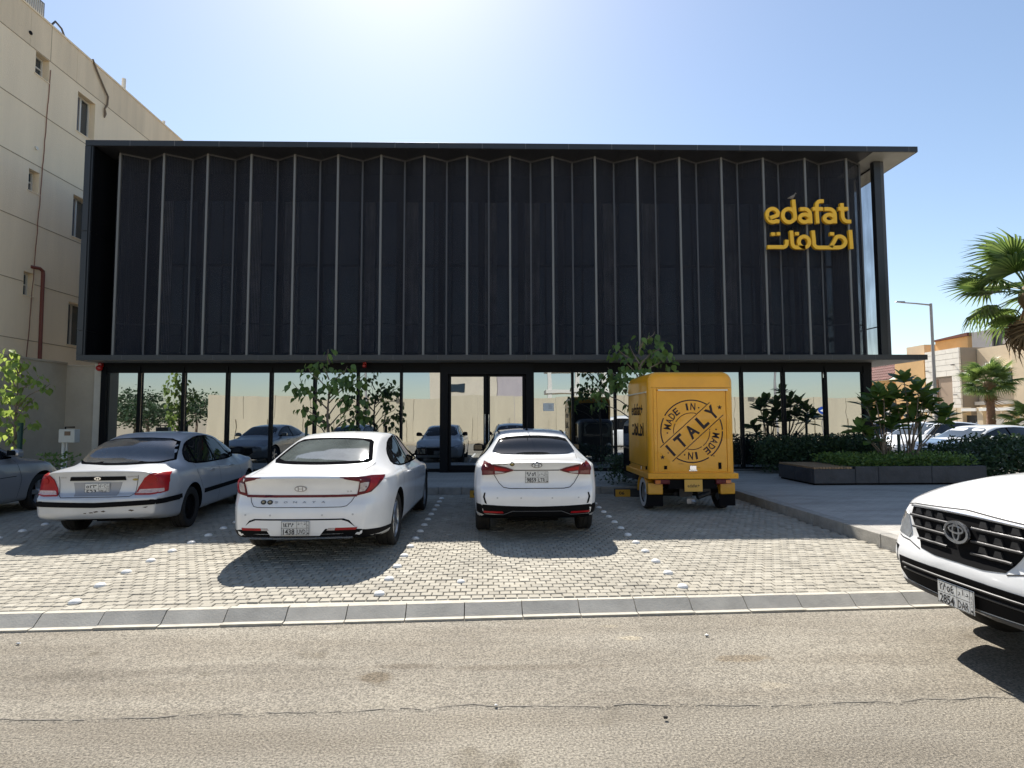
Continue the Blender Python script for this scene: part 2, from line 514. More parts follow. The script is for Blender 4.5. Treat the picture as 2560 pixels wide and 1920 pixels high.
# road kerb: sloped stones and a flush light channel in front
kb = tag(MB().add([(-24, kerb_y(-24) - .12, -.14), (4.9, kerb_y(4.9) - .12, -.14), (4.9, kerb_y(4.9) + .13, -.14), (-24, kerb_y(-24) + .13, -.14)], [(0, 1, 2, 3)]).build('road_kerb', CONC), kind='structure')
KPALE = mat('pale kerb channel', (0.40, 0.375, 0.315), 0.9, var=0.2, scale=9, bump=0.2)
KGREY = mat('grey kerb stone', (0.37, 0.35, 0.305), 0.85, var=0.18, scale=4, bump=0.12, bscale=70)
ang = math.atan(KS)
x = -15.3
k = 0
while x < 14:
    ln = 0.5
    xa, xb = x + .003, x + ln - .005
    def P(xx, d, z): return (xx - KS * d, kerb_y(xx) + d, z)
    jz = rp.uniform(-.004, .004); jd = rp.uniform(-.006, .006)
    MB().hexa([P(xa, -.05 + jd, -.13), P(xb, -.05 + jd, -.13), P(xb, .055, -.13), P(xa, .055, -.13)],
              [P(xa, -.049, -.083), P(xb, -.049, -.083), P(xb, .052, jz + .002), P(xa, .052, jz + .002)]).build('kerb_stone', KGREY, kb)
    MB().hexa([P(xa, .056, -.1), P(xb, .056, -.1), P(xb, .115, -.1), P(xa, .115, -.1)], [P(xa, .056, jz + .003), P(xb, .056, jz + .003), P(xb, .115, .003), P(xa, .115, .003)]).build('kerb_edge', KPALE, kb)
    MB().hexa([P(xa, -.105, -.13), P(xb, -.105, -.13), P(xb, -.05, -.13), P(xa, -.05, -.13)],
              [P(xa, -.105, -.078 + jz), P(xb, -.105, -.078 + jz), P(xb, -.05, -.078 + jz), P(xa, -.05, -.078 + jz)]).build('channel_stone', KPALE, kb)
    x += ln

# plaza in front of the shop, one step up
def plaza_mat():
    m = bpy.data.materials.new('plaza paving'); m.use_nodes = True
    t = m.node_tree; b = t.nodes['Principled BSDF']; b.inputs['Roughness'].default_value = 0.8
    g = t.nodes.new('ShaderNodeNewGeometry'); P = g.outputs['Position']
    br = t.nodes.new('ShaderNodeTexBrick'); br.inputs['Scale'].default_value = 1.0
    br.inputs['Brick Width'].default_value = 0.2; br.inputs['Row Height'].default_value = 0.1; br.inputs['Mortar Size'].default_value = 0.0035
    br.inputs['Color1'].default_value = (0.355, 0.335, 0.30, 1); br.inputs['Color2'].default_value = (0.41, 0.388, 0.35, 1); br.inputs['Mortar'].default_value = (0.19, 0.18, 0.16, 1)
    t.links.new(P, br.inputs['Vector'])
    n = t.nodes.new('ShaderNodeTexNoise'); n.inputs['Scale'].default_value = 1.1; n.inputs['Detail'].default_value = 8
    t.links.new(mapnode(t, P, (0.5, 2.0, 1)), n.inputs['Vector'])
    r = t.nodes.new('ShaderNodeMapRange'); r.inputs[1].default_value = .3; r.inputs[2].default_value = .7; r.inputs[3].default_value = .82; r.inputs[4].default_value = 1.14
    t.links.new(n.outputs[0], r.inputs[0])
    x = t.nodes.new('ShaderNodeMix'); x.data_type = 'RGBA'; x.blend_type = 'MULTIPLY'; x.inputs['Factor'].default_value = 1
    t.links.new(br.outputs[0], x.inputs['A']); t.links.new(r.outputs[0], x.inputs['B']); t.links.new(x.outputs['Result'], b.inputs['Base Color'])
    return m
PLZ = plaza_mat()
pz = MB()
pz.box(-14, 4.95, 12.58, 30, -.12, .15)
pz.box(4.955, 14.4, kerb_y(7) + .45, 15.55, -.12, .1502)
pz.box(4.955, 11.45, 15.551, 30, -.12, .1502)
tag(pz.build('plaza_pavement', PLZ), kind='structure')
tag(MB().add([(-16, kerb_y(-16) + .112, -.012), (4.8, kerb_y(4.8) + .112, -.012), (4.8, kerb_y(4.8) + .24, -.012), (-16, kerb_y(-16) + .24, -.012)], [(0, 1, 2, 3)]).build('mortar_bed', KPALE, kb), kind='stuff')
kb2 = tag(MB().box(-13.9, 4.8, 12.52, 12.57, -.13, .10).build('plaza_kerb', CONC), kind='structure')
x = -13.8
while x < 4.7:
    xb = min(x + .5, 4.775)
    MB().box(x + .003, xb - .003, 12.44, 12.578, -.1, .152 + rp.uniform(-.003, .003)).build('kerb_stone', CONC, kb2, bevel=.008, seg=1)
    x += .5
y = kerb_y(5) + .32
while y < 12.4:
    yb = min(y + .78, 12.575)
    MB().box(4.78 + rp.uniform(-.003, .003), 4.952, y + .003, yb - .003, -.1, .153 + rp.uniform(-.003, .003)).build('kerb_stone', CONC, kb2, bevel=.008, seg=1)
    y += .78
# kerb return along the road in front of the plaza
x = 4.79
while x < 14.3:
    yk = kerb_y(x + .4) + .3
    MB().hexa([(x + .004, yk - KS * .4, -.13), (x + .78, yk + KS * .4, -.13), (x + .78, yk + KS * .4 + .17, -.13), (x + .004, yk - KS * .4 + .17, -.13)],
              [(x + .004, yk - KS * .4, .151), (x + .78, yk + KS * .4, .151), (x + .78, yk + KS * .4 + .17, .151), (x + .004, yk - KS * .4 + .17, .151)]).build('kerb_stone', CONC, kb2, bevel=.008, seg=1)
    x += .784
tag(MB().box(4.96, 14.4, kerb_y(9) + .2, kerb_y(7) + .46, -.12, .148).build('plaza_edge', PLZ), kind='structure')

# white ceramic studs marking the bays
STUD = mat('white glazed ceramic', (0.72, 0.71, 0.68), 0.35, var=0.12, scale=30, coat=.2)
sm = MB().lathe([(0.0001, .028), (.02, .027), (.038, .021), (.048, .011), (.052, .0), (.052, -.004)], 20).mesh('stud', STUD, True)
def studs(line, pts, base):
    n = ['', 'second ', 'third ', 'fourth ', 'fifth ', 'sixth ', 'seventh ', 'eighth ', 'ninth ', 'tenth ', 'eleventh ', 'twelfth ', 'thirteenth ', 'fourteenth ']
    for i, (X, Y) in enumerate(pts):
        o = place('pavement_stud', sm, None, Matrix.Translation((X, Y, .004)) @ Matrix.Rotation(rp.uniform(-.04, .04), 4, 'X'))
        tag(o, 'white ceramic stud, %snearest the road in the line %s' % (n[i], base), 'pavement stud', 'white studs marking the parking bays')
studs(0, [(-1.10 - .005 * i, 5.40 + .492 * i) for i in range(14)], 'left of the aerial sedan')
studs(1, [(1.748 + .006 * i, 5.53 + .492 * i) for i in range(13)], 'left of the yellow van')
studs(2, [(-3.74, 5.25), (-3.87, 5.76), (-3.93, 6.25), (-3.97, 6.74), (-4.0, 7.22), (-4.02, 7.70), (-4.04, 8.18), (-4.08, 8.70), (-4.12, 9.2)], 'left of the fastback sedan')
studs(3, [(-6.76, 7.6), (-6.84, 8.1), (-6.92, 8.6), (-7.0, 9.12)], 'left of the silver sedan')
tag(place('pavement_stud', sm, None, Matrix.Translation((-.378, 5.776, .003)) @ Matrix.Scale(.8, 4)), 'lone white ceramic stud lying inside the bay behind the white sedan', 'pavement stud')
# loose bits of litter on the asphalt
BONE = mat('paper scrap', (0.75, 0.74, 0.70), 0.8)
DARKBIT = mat('dark pebble', (0.03, 0.028, 0.025), 0.8)
def pebble(X, Y, z, r, m, lab, cat):
    b = MB(); q = random.Random(int(X * 1000 + Y * 77))
    vs = []
    for a in range(7):
        for bb in range(5):
            th = math.pi * bb / 4; ph = 2 * math.pi * a / 7
            k = r * q.uniform(.75, 1.2)
            vs.append((X + k * math.sin(th) * math.cos(ph), Y + .7 * k * math.sin(th) * math.sin(ph), z + .55 * k * math.cos(th) + .4 * r))
    fs = [(a * 5 + bb, ((a + 1) % 7) * 5 + bb, ((a + 1) % 7) * 5 + bb + 1, a * 5 + bb + 1) for a in range(7) for bb in range(4)]
    tag(b.add(vs, fs).build('litter', m, None, True), lab, cat)
pebble(-3.65, 4.55, -.09, .016, BONE, 'small white scrap on the asphalt below the kerb at far left', 'litter')
pebble(.94, 3.33, -.088, .015, DARKBIT, 'small black lump on the asphalt in front of the crack', 'litter')
pebble(1.62, 4.55, -.09, .017, BONE, 'white paper scrap on the asphalt below the kerb, towards the off-road car', 'litter')
pebble(-.02, 3.5, -.088, .011, BONE, 'thin white scrap beside the crack in mid road', 'litter')
pebble(-2.9, 5.02, -.03, .016, BONE, 'tiny white pebble resting on the kerb stones at left', 'litter')
# ------------------------------------------------------------------ the dark shop building
XL, XR = -11.21, 11.77           # slab ends
YF, YG = 15.38, 16.12            # front of slabs, glass line
ZC0, ZC1, ZR0, ZR1 = 3.205, 3.345, 9.06, 9.215
shop = thing('shop_building', 'black two-storey shop building with folded metal screen over a glass front', 'building', (0, 16, 0))
shop_inv = Matrix.Translation((0, -16, 0))
def sp(mb, name, m, parent=shop, **k):
    if parent is shop: mb.xf(shop_inv)
    else: mb.xf(shop_inv)
    return mb.build(name, m, parent, **k)
SOFF = mat('pale soffit panel', (0.34, 0.33, 0.31), 0.6, var=0.1, scale=2)
DARKSOFF = mat('dark soffit panel', (0.030, 0.031, 0.036), 0.45, var=.15, scale=2)
PLASTER = mat('cream plaster pier', (0.52, 0.48, 0.41), 0.9, var=0.08, scale=3, bump=0.2)
# roof slab with fascia panels
roof = sp(MB().box(XL + .03, XR - .03, YF + .03, 26, ZR0 + .012, ZR1 - .012), 'roof_slab', BLK2)
x = XL
while x < XR - .01:
    xb = min(x + 1.196, XR)
    sp(MB().box(x + .006, xb - .006, YF, YF + .028, ZR0, ZR1), 'fascia_panel', BLK2, roof, bevel=.003, seg=1)
    if xb < XR - .1: sp(MB().box(xb - .0055, xb + .0055, YF + .003, YF + .029, ZR0 + .002, ZR1 - .002), 'panel_joint', TRIM, roof)
    x += 1.196
y = YF + .03
while y < 26:
    sp(MB().box(XR - .029, XR, y + .005, min(y + 1.19, 26) - .005, ZR0, ZR1), 'fascia_panel', BLK2, roof); y += 1.196
# soffit panels under the roof overhang, joints open
x = XL + .26
while x < 10.5:
    sp(MB().box(x + .006, min(x + 1.196, 10.5) - .006, YF + .05, 17.0, ZR0 - .004, ZR0 + .010), 'soffit_panel', DARKSOFF, roof); x += 1.196
sp(MB().box(10.51, XR - .04, YF + .05, 25.9, ZR0 - .004, ZR0 + .010), 'soffit_panel', SOFF, roof)
# lower slab / canopy
can = sp(MB().box(XL + .03, XR - .03, YF + .03, 25, ZC0 + .012, ZC1 - .012), 'canopy_slab', BLK2)
x = XL
while x < XR - .01:
    xb = min(x + 1.196, XR)
    sp(MB().box(x + .006, xb - .006, YF, YF + .028, ZC0, ZC1), 'fascia_panel', BLK2, can, bevel=.003, seg=1)
    if xb < XR - .1: sp(MB().box(xb - .0055, xb + .0055, YF + .003, YF + .029, ZC0 + .002, ZC1 - .002), 'panel_joint', TRIM2, can)
    x += 1.196
y = YF + .03
while y < 25:
    sp(MB().box(XR - .029, XR, y + .005, min(y + 1.19, 25) - .005, ZC0, ZC1), 'fascia_panel', BLK2, can); y += 1.196
sp(MB().box(XL + .04, XR - .04, YF + .04, 25, ZC0 - .004, ZC0 + .010), 'soffit_panel', SOFF, can)
# left side fin closing the frame, in three panels
fin = sp(MB().box(XL + .03, XL + .20, YF + .03, 25, ZC1 - .01, ZR0 + .01), 'side_fin', BLK2)
for za, zb in ((ZC1, 4.0), (4.0, 6.7), (6.7, ZR0)):
    sp(MB().box(XL, XL + .155, YF + .002, YF + .029, za + .006, zb - .006), 'fin_panel', BLK2, fin, bevel=.003, seg=1)
    sp(MB().box(XL + .20, XL + .225, YF + .045, YF + .24, za + .006, zb - .006), 'fin_panel', BLK, fin)
    sp(MB().box(XL + .20, XL + .225, YF + .25, 16.9, za + .006, zb - .006), 'fin_panel', BLK, fin)
    sp(MB().box(XL, XL + .029, YF + .03, 25, za + .006, zb - .006), 'fin_panel', BLK2, fin)
# upper glazing behind the screen
core = sp(MB().box(XL + .23, 11.04, 17.15, 25, ZC1 - .02, ZR0), 'upper_wall', BLK)
RV = -10.52
for i in range(17):
    xa = RV + .35 + 1.2047 * i
    for za, zb in ((3.6, 6.2), (6.28, 8.2)):
        sp(MB().box(xa + .08, xa + 1.12, 17.10, 17.145, za, zb), 'upper_window', GLASS_UP, core)
GREYBLIND = mat('grey curtain', (0.30, 0.30, 0.34), 0.9, var=.2, scale=2)
for i in range(17):
    xa = RV + .35 + 1.2047 * i
    if i % 3 != 1:
        q = .3 + .25 * ((i * 7) % 5) / 5
        sp(MB().box(xa + .12, xa + .12 + q, 17.085, 17.098, 3.62, 8.18), 'curtain', GREYBLIND, core)
# folded screen: ridges in front, valleys behind
YRD, YVL = 15.80, 16.15
ZS0, ZS1 = ZC1 + .002, ZR0 - .012
nodes = []
for i in range(18):
    nodes.append((RV + 1.2047 * i, YRD))
    nodes.append((RV + 1.2047 * (i + .5), YVL))
nodes = [(RV - .30, YVL - .02)] + nodes
def screen_panel(a, b, sm_=None):
    (xa, ya), (xb, yb) = a, b
    L = math.hypot(xb - xa, yb - ya)
    ang = math.atan2(yb - ya, xb - xa)
    o = MB().box(.03, L - .03, -.004, .004, 0, ZS1 - ZS0 - .02).build('screen_panel', sm_ or SCREEN, shop)
    o.matrix_local = shop_inv @ Matrix.Translation((xa, ya, ZS0 + .01)) @ Matrix.Rotation(ang, 4, 'Z')
    fr = MB()
    for z in (0, ZS1 - ZS0 - .05):
        fr.box(.02, L - .02, -.012, .012, z, z + .045)
    for z in (.9,):
        fr.box(.02, L - .02, .012, .03, z, z + .03)
    fr.build('panel_rail', TRIM2, o)
    return o
for a, b in zip(nodes[:-1], nodes[1:]):
    screen_panel(a, b)
for i, (x, y) in enumerate(nodes[1:]):
    if i % 2 == 0:
        sp(MB().box(x - .03, x + .03, y - .035, y + .035, ZS0, ZS1), 'ridge_post', TRIM, bevel=.006, seg=1)
    else:
        sp(MB().box(x - .024, x + .024, y - .03, y + .03, ZS0, ZS1), 'valley_post', TRIM2, bevel=.004, seg=1)
# corner of the screen to the right: corner post and the side screen running back
xe, ye = nodes[-1]
sp(MB().box(10.88, 11.08, 15.95, 16.12, ZS0, ZS1), 'corner_post', BLK2, bevel=.006, seg=1)
sp(MB().box(11.085, 11.18, 15.97, 16.12, ZS0, ZS1), 'corner_post', TRIM2, bevel=.006, seg=1)
side = [(11.13, 16.13)]
for i in range(7):
    side.append((11.13 + (.0 if i % 2 else -.05), 16.12 + .9 * (i + 1)))
for a, b in zip(side[:-1], side[1:]): screen_panel(a, b, SCREEN2)
for i, (x, y) in enumerate(side[1:]):
    sp(MB().box(x - .03, x + .03, y - .03, y + .03, ZS0, ZS1), 'ridge_post' if i % 2 else 'valley_post', TRIM2)
# ground floor: glass panes between mullions
MX = [-9.965 + 1.2047 * k for k in range(18)]
MX[-1] = 10.47
bounds = [-10.90] + MX
TOPG = 2.93
sp(MB().box(-10.96, 10.66, YG - .03, YG + .10, TOPG, ZC0 - .006), 'head_rail', BLK)
sp(MB().box(-10.96, 10.66, YG - .03, YG + .10, .15, .24), 'sill_rail', BLK)
GR = mat('reveal strip', (.35, .35, .33), .6)
for k in range(len(bounds) - 1):
    xa, xb = bounds[k], bounds[k + 1]
    if k in (8, 9): continue
    p = sp(MB().box(xa + .03, xb - .03, YG + .03, YG + .045, .245, TOPG - .005), 'glass_pane', GLASS)
    a = random.Random(k).uniform(-.0022, .0022); b = random.Random(k + 50).uniform(-.0025, .0015)
    c = Vector(((xa + xb) / 2, YG + .04 - 16, 1.6))
    p.matrix_local = Matrix.Translation(c) @ Matrix.Rotation(a, 4, 'Z') @ Matrix.Rotation(b, 4, 'X') @ Matrix.Translation(-c)
for k, x in enumerate([-10.93] + MX):
    if k == 9: continue
    wd = .032 if 0 < k < 18 else .07
    sp(MB().box(x - wd, x + wd, YG - .06, YG + .02, .16, TOPG + .16), 'mullion', BLK, bevel=.003, seg=1)
sp(MB().box(10.50, 10.66, YG - .02, YG + .30, .15, ZC0 - .006), 'corner_mullion', BLK)
# return of the glass down the right side
for i in range(5):
    ya = YG + .32 + 1.2 * i
    sp(MB().box(10.585, 10.60, ya, ya + 1.14, .245, TOPG), 'glass_pane', GLASS)
    sp(MB().box(10.56, 10.64, ya + 1.14, ya + 1.2, .15, ZC0 - .006), 'mullion', BLK)
sp(MB().box(-10.9, 10.55, YG + 6.5, YG + 6.6, .15, ZC0 - .006), 'rear_wall', BLK)
# entrance portal
xa, xb = MX[7], MX[9]
door = sp(MB().box(xa - .10, xa + .12, YG - .22, YG + .06, .15, 3.16).box(xb - .12, xb + .10, YG - .22, YG + .06, .15, 3.16)
          .box(xa + .12, xb - .12, YG - .22, YG + .06, 2.86, 3.16).box(xa + .12, xb - .12, YG - .2, YG + .06, .15, .18), 'entrance_door', BLK)
xm = (xa + xb) / 2
for s, (p, q) in enumerate(((xa + .13, xm - .012), (xm + .012, xb - .13))):
    st = .07
    lf = sp(MB().box(p, p + st, YG - .10, YG - .05, .19, 2.85).box(q - st - .02, q, YG - .10, YG - .05, .19, 2.85)
            .box(p + st, q - st - .02, YG - .10, YG - .05, .19, .34).box(p + st, q - st - .02, YG - .10, YG - .05, 2.80, 2.85), 'door_leaf', BLK, door)
    gp = sp(MB().box(p + st, q - st - .02, YG - .08, YG - .068, .34, 2.80), 'door_glass', GLASS, door)
    hx = q - .045 if s == 0 else p + .035
    sp(MB().tube([(hx, YG - .15, .95), (hx, YG - .15, 1.75)], .014, 8), 'door_handle', CHROME, door, smooth=True)
# cream end pier and the two alarm sounders
sp(MB().box(-11.20, -10.99, YG - .02, YG + .5, .15, ZC0 - .006), 'end_pier', PLASTER)
REDP = mat('red enamel', (0.42, 0.012, 0.012), 0.3, coat=.5)
for X, Y, Z, r, lab in ((-11.0, 15.99, 3.05, .085, 'red fire alarm bell on the cream pier at the left end of the shop'),
                        (-5.0 + 1.28, 15.90, 3.10, .06, 'small red sounder under the canopy above the left planting')):
    t = thing('alarm_bell', lab, 'alarm bell', (X, Y, Z))
    MB().lathe([(.0001, -.075), (r * .5, -.07), (r * .88, -.045), (r, -.015), (r * 1.02, 0), (.0001, .002)], 24, lambda a, b, c: (a, c, b)).build('gong', REDP, t, True)
    MB().box(-.045, .045, .0, .10, r * .55, ZC0 - Z - .005).build('mount', REDP, t, bevel=.01)
# paper notice on the glass
PAPER = mat('white paper', (.85, .85, .83), .7)
n_ = thing('paper_notice', 'white paper notice stuck inside the glass right of the entrance', 'notice', (1.40, YG + .012, 1.95))
MB().box(-.15, .15, 0, .004, -.11, .11).build('sheet', PAPER, n_)
mbt = MB()
for i in range(5): mbt.box(.0 if i else -.02, .11 - .02 * (i % 2), -.002, -.001, .055 - .026 * i, .062 - .026 * i)
mbt.build('printed_lines', mat('print grey', (.25, .25, .25), .8), n_)
# gas / floor light strip seen below the glass at right
sp(MB().box(6.4, 7.7, YG - .10, YG - .05, .17, .20), 'floor_strip', TRIM)

# ------------------------------------------------------------------ illuminated-letter sign
YEL = mat('amber sign face', (0.82, 0.46, 0.02), 0.45, var=.04, scale=3)
YELS = mat('amber sign return', (0.30, 0.15, 0.01), 0.5)
sg = thing('shop_sign', 'amber raised letters reading edafat in Latin and Arabic script on the dark screen', 'sign', (8.663, 15.6, 7.046))
K = 0.00433
def S2(px, py, d): return ((px - 460) * K * 1.0, d, (625 - py) * K)
def letter(name, strokes, w=24):
    b = MB()
    for i_, pts in enumerate(strokes): stroke(b, pts, w, S2, -.05 - .004 * i_, .04 - .003 * i_, closed=(pts[0] == pts[-1]))
    o = b.build(name, YEL, sg)
A = arc
letter('letter_e', [A(232, 570, 36, 44, 20, -315, 26)[::1] and ([(206, 590), (262, 570), (266, 556)] + A(232, 562, 36, 36, -15, -180, 14) + A(234, 568, 38, 45, 180, 60, 14) + [(275, 610)])])
letter('letter_d', [A(338, 570, 40, 44, 0, 360, 28)[:-1] + [A(338, 570, 40, 44, 0, 360, 28)[0]], [(371, 465), (375, 540), (378, 575), (376, 600)]])
letter('letter_a', [[(412, 528), (440, 526)] + A(440, 564, 38, 38, -90, 0, 8) + [(479, 622)], A(440, 588, 32, 25, 0, 360, 22)[:-1] + [A(440, 588, 32, 25, 0, 360, 22)[0]]])
letter('letter_f', [[(570, 474), (552, 474)] + A(548, 500, 25, 26, -90, -180, 8) + [(523, 560), (525, 622)], [(494, 526), (562, 526)]])
letter('letter_a', [[(572, 526), (600, 526)] + A(602, 564, 38, 38, -90, 0, 8) + [(640, 620)], A(602, 588, 32, 25, 0, 360, 22)[:-1] + [A(602, 588, 32, 25, 0, 360, 22)[0]]])
letter('letter_t', [[(688, 487), (690, 560)] + A(722, 570, 32, 38, 180, 90, 8) + [(745, 608)], [(663, 524), (728, 524)]])
# Arabic line, right to left
letter('arabic_letter', [[(737, 664), (741, 788)]])
letter('arabic_letter', [[(612, 778)] + A(655, 738, 44, 36, 150, 270, 8)[::-1] and ([(570, 780), (640, 780), (672, 778)] + A(664, 742, 38, 36, 60, -120, 12) + [(626, 745), (604, 778)])])
letter('arabic_letter', [[(492, 668), (497, 740)] + A(520, 752, 24, 28, 180, 90, 6) + [(570, 780)]])
letter('arabic_letter', [[(350, 670), (354, 740)] + A(380, 750, 26, 30, 180, 90, 6) + [(400, 780), (436, 780)] + A(432, 744, 34, 36, 80, -280, 24)])
letter('arabic_letter', [[(191, 778), (296, 778)] + A(296, 752, 22, 26, 90, 0, 6) + [(320, 730)]])
letter('letter_dot', [[(602, 690), (630, 690)]], 22)
letter('letter_dot', [[(374, 690), (400, 690)]], 22)
letter('letter_dot', [[(218, 693), (244, 693)]], 22)
letter('letter_dot', [[(254, 691), (278, 691)]], 22)
for px, py in ((200, 560), (372, 640), (640, 560), (741, 720)):
    x_, _, z_ = S2(px, py, 0)
    MB().tube([(x_, .05, z_), (x_, .50, z_)], .015, 6).build('standoff', BLK, sg)
# pigeon on the letter d
FEA = mat('grey feathers', (.22, .19, .16), .8, var=.3, scale=40)
bx_, _, bz_ = S2(368, 463, 0)
bd = thing('pigeon', 'small pigeon perched on top of the sign letter d', 'bird', (8.663 + bx_, 15.6, 7.046 + bz_ + .01))
bb = MB()
prof = [(-.13, .03, .006), (-.09, .045, .018), (-.03, .06, .042), (.03, .085, .046), (.065, .12, .034), (.08, .15, .022), (.09, .172, .024), (.105, .178, .020), (.12, .172, .008), (.135, .168, .002)]
rings = []
for (px, pz_, pr) in prof:
    rings.append([(px, pr * .85 * math.cos(a * math.pi / 5), pz_ + pr * math.sin(a * math.pi / 5)) for a in range(10)])
bb.add([q for r_ in rings for q in r_], [(i * 10 + k, i * 10 + (k + 1) % 10, (i + 1) * 10 + (k + 1) % 10, (i + 1) * 10 + k) for i in range(len(rings) - 1) for k in range(10)])
bb.tube([(.02, .015, .05), (.02, .015, 0)], .005, 5).tube([(.02, -.015, .05), (.02, -.015, 0)], .005, 5)
bb.build('body', FEA, bd, True)
# ------------------------------------------------------------------ vehicles
def interp(tab, x):
    """monotone cubic through (x, v) pairs"""
    n = len(tab)
    if x <= tab[0][0]: return tab[0][1]
    if x >= tab[-1][0]: return tab[-1][1]
    d = [(tab[i + 1][1] - tab[i][1]) / (tab[i + 1][0] - tab[i][0]) for i in range(n - 1)]
    m = [d[0]] + [0 if d[i - 1] * d[i] <= 0 else 2 * d[i - 1] * d[i] / (d[i - 1] + d[i]) for i in range(1, n - 1)] + [d[-1]]
    for i in range(n - 1):
        if x <= tab[i + 1][0]:
            h = tab[i + 1][0] - tab[i][0]; t = (x - tab[i][0]) / h
            return ((2 * t ** 3 - 3 * t ** 2 + 1) * tab[i][1] + (t ** 3 - 2 * t ** 2 + t) * h * m[i]
                    + (-2 * t ** 3 + 3 * t ** 2) * tab[i + 1][1] + (t ** 3 - t ** 2) * h * m[i + 1])

def chaikin(p, it):
    for _ in range(it):
        q = [p[0]]
        for a, b in zip(p[:-1], p[1:]):
            q.append((a[0] * .75 + b[0] * .25, a[1] * .75 + b[1] * .25))
            q.append((a[0] * .25 + b[0] * .75, a[1] * .25 + b[1] * .75))
        q.append(p[-1])
        p = q
    return p

def car_body_mesh(s):
    """closed lofted body; x forward from the rear bumper, y to the left, z up"""
    L = s['L']
    rear, front = s['rear'], s['front']
    def roff(y, z): return interp(rear, z) + s['kr'] * (abs(y) / s['HW']) ** 3
    def foff(y, z): return interp(front, z) + s['kf'] * (abs(y) / s['HW']) ** 3
    def section(x):
        W = interp(s['W'], x); zb = interp(s['zb'], x); be = interp(s['belt'], x); to = interp(s['top'], x); Wt = interp(s['Wt'], x)
        to = max(to, be + .012)
        h = to - be
        cr = min(.065, .35 * h)
        bz = be - zb
        pts = [(0, zb), (W * .5, zb), (W * .86, zb), (W * .955, zb + .05 * bz), (W * .98, zb + .22 * bz), (W * .995, zb + .45 * bz), (W * 1.0, zb + .60 * bz), (W * 1.0, zb + .70 * bz),
               (W * .988, zb + .84 * bz), (W * .968, be - .02), (W * .945, be + .0), (W * .925, be + .012 + .04 * h),
               (W * .925 + (Wt - W * .925) * .5, be + (h - cr) * .52), (Wt + .012, to - cr - .02 * h), (Wt - .02, to - cr * .72), (Wt * .86, to - cr * .42), (Wt * .5, to - cr * .10), (0, to)]
        return chaikin(pts, 2)
    xs = []
    x = 0.0
    while x < L - 1e-6:
        xs.append(x)
        x += .02 if (x < .2 or x > L - .22) else .065
    xs.append(L)
    rings = []
    for x in xs:
        sec = section(x)
        fr = max(0, 1 - x / 1.0) ** 2
        ff = max(0, 1 - (L - x) / 1.1) ** 2
        rings.append([(x + roff(y, z) * fr - foff(y, z) * ff, y, z) for y, z in sec])
    def full(r): return r + [(p[0], -p[1], p[2]) for p in r[-2:0:-1]]
    def cap(ring, fn):
        zc = s['zc']; out = []
        for k in (.95, .86, .72, .55, .38, .2, .07):
            q = []
            for (_, y, z) in ring:
                yy, zz = y * k, zc + (z - zc) * k
                q.append((fn(yy, zz), yy, zz))
            out.append(q)
        return out
    R0 = cap(rings[0], roff)[::-1]
    R1 = cap(rings[-1], lambda y, z: L - foff(y, z))
    allr = [full(r) for r in R0 + rings + R1]
    n = len(allr[0])
    v = [p for r in allr for p in r]
    f = []
    for i in range(len(allr) - 1):
        for k in range(n):
            f.append((i * n + k, i * n + (k + 1) % n, (i + 1) * n + (k + 1) % n, (i + 1) * n + k))
    f.append(tuple(range(n))[::-1]); f.append(tuple((len(allr) - 1) * n + k for k in range(n)))
    return v, f

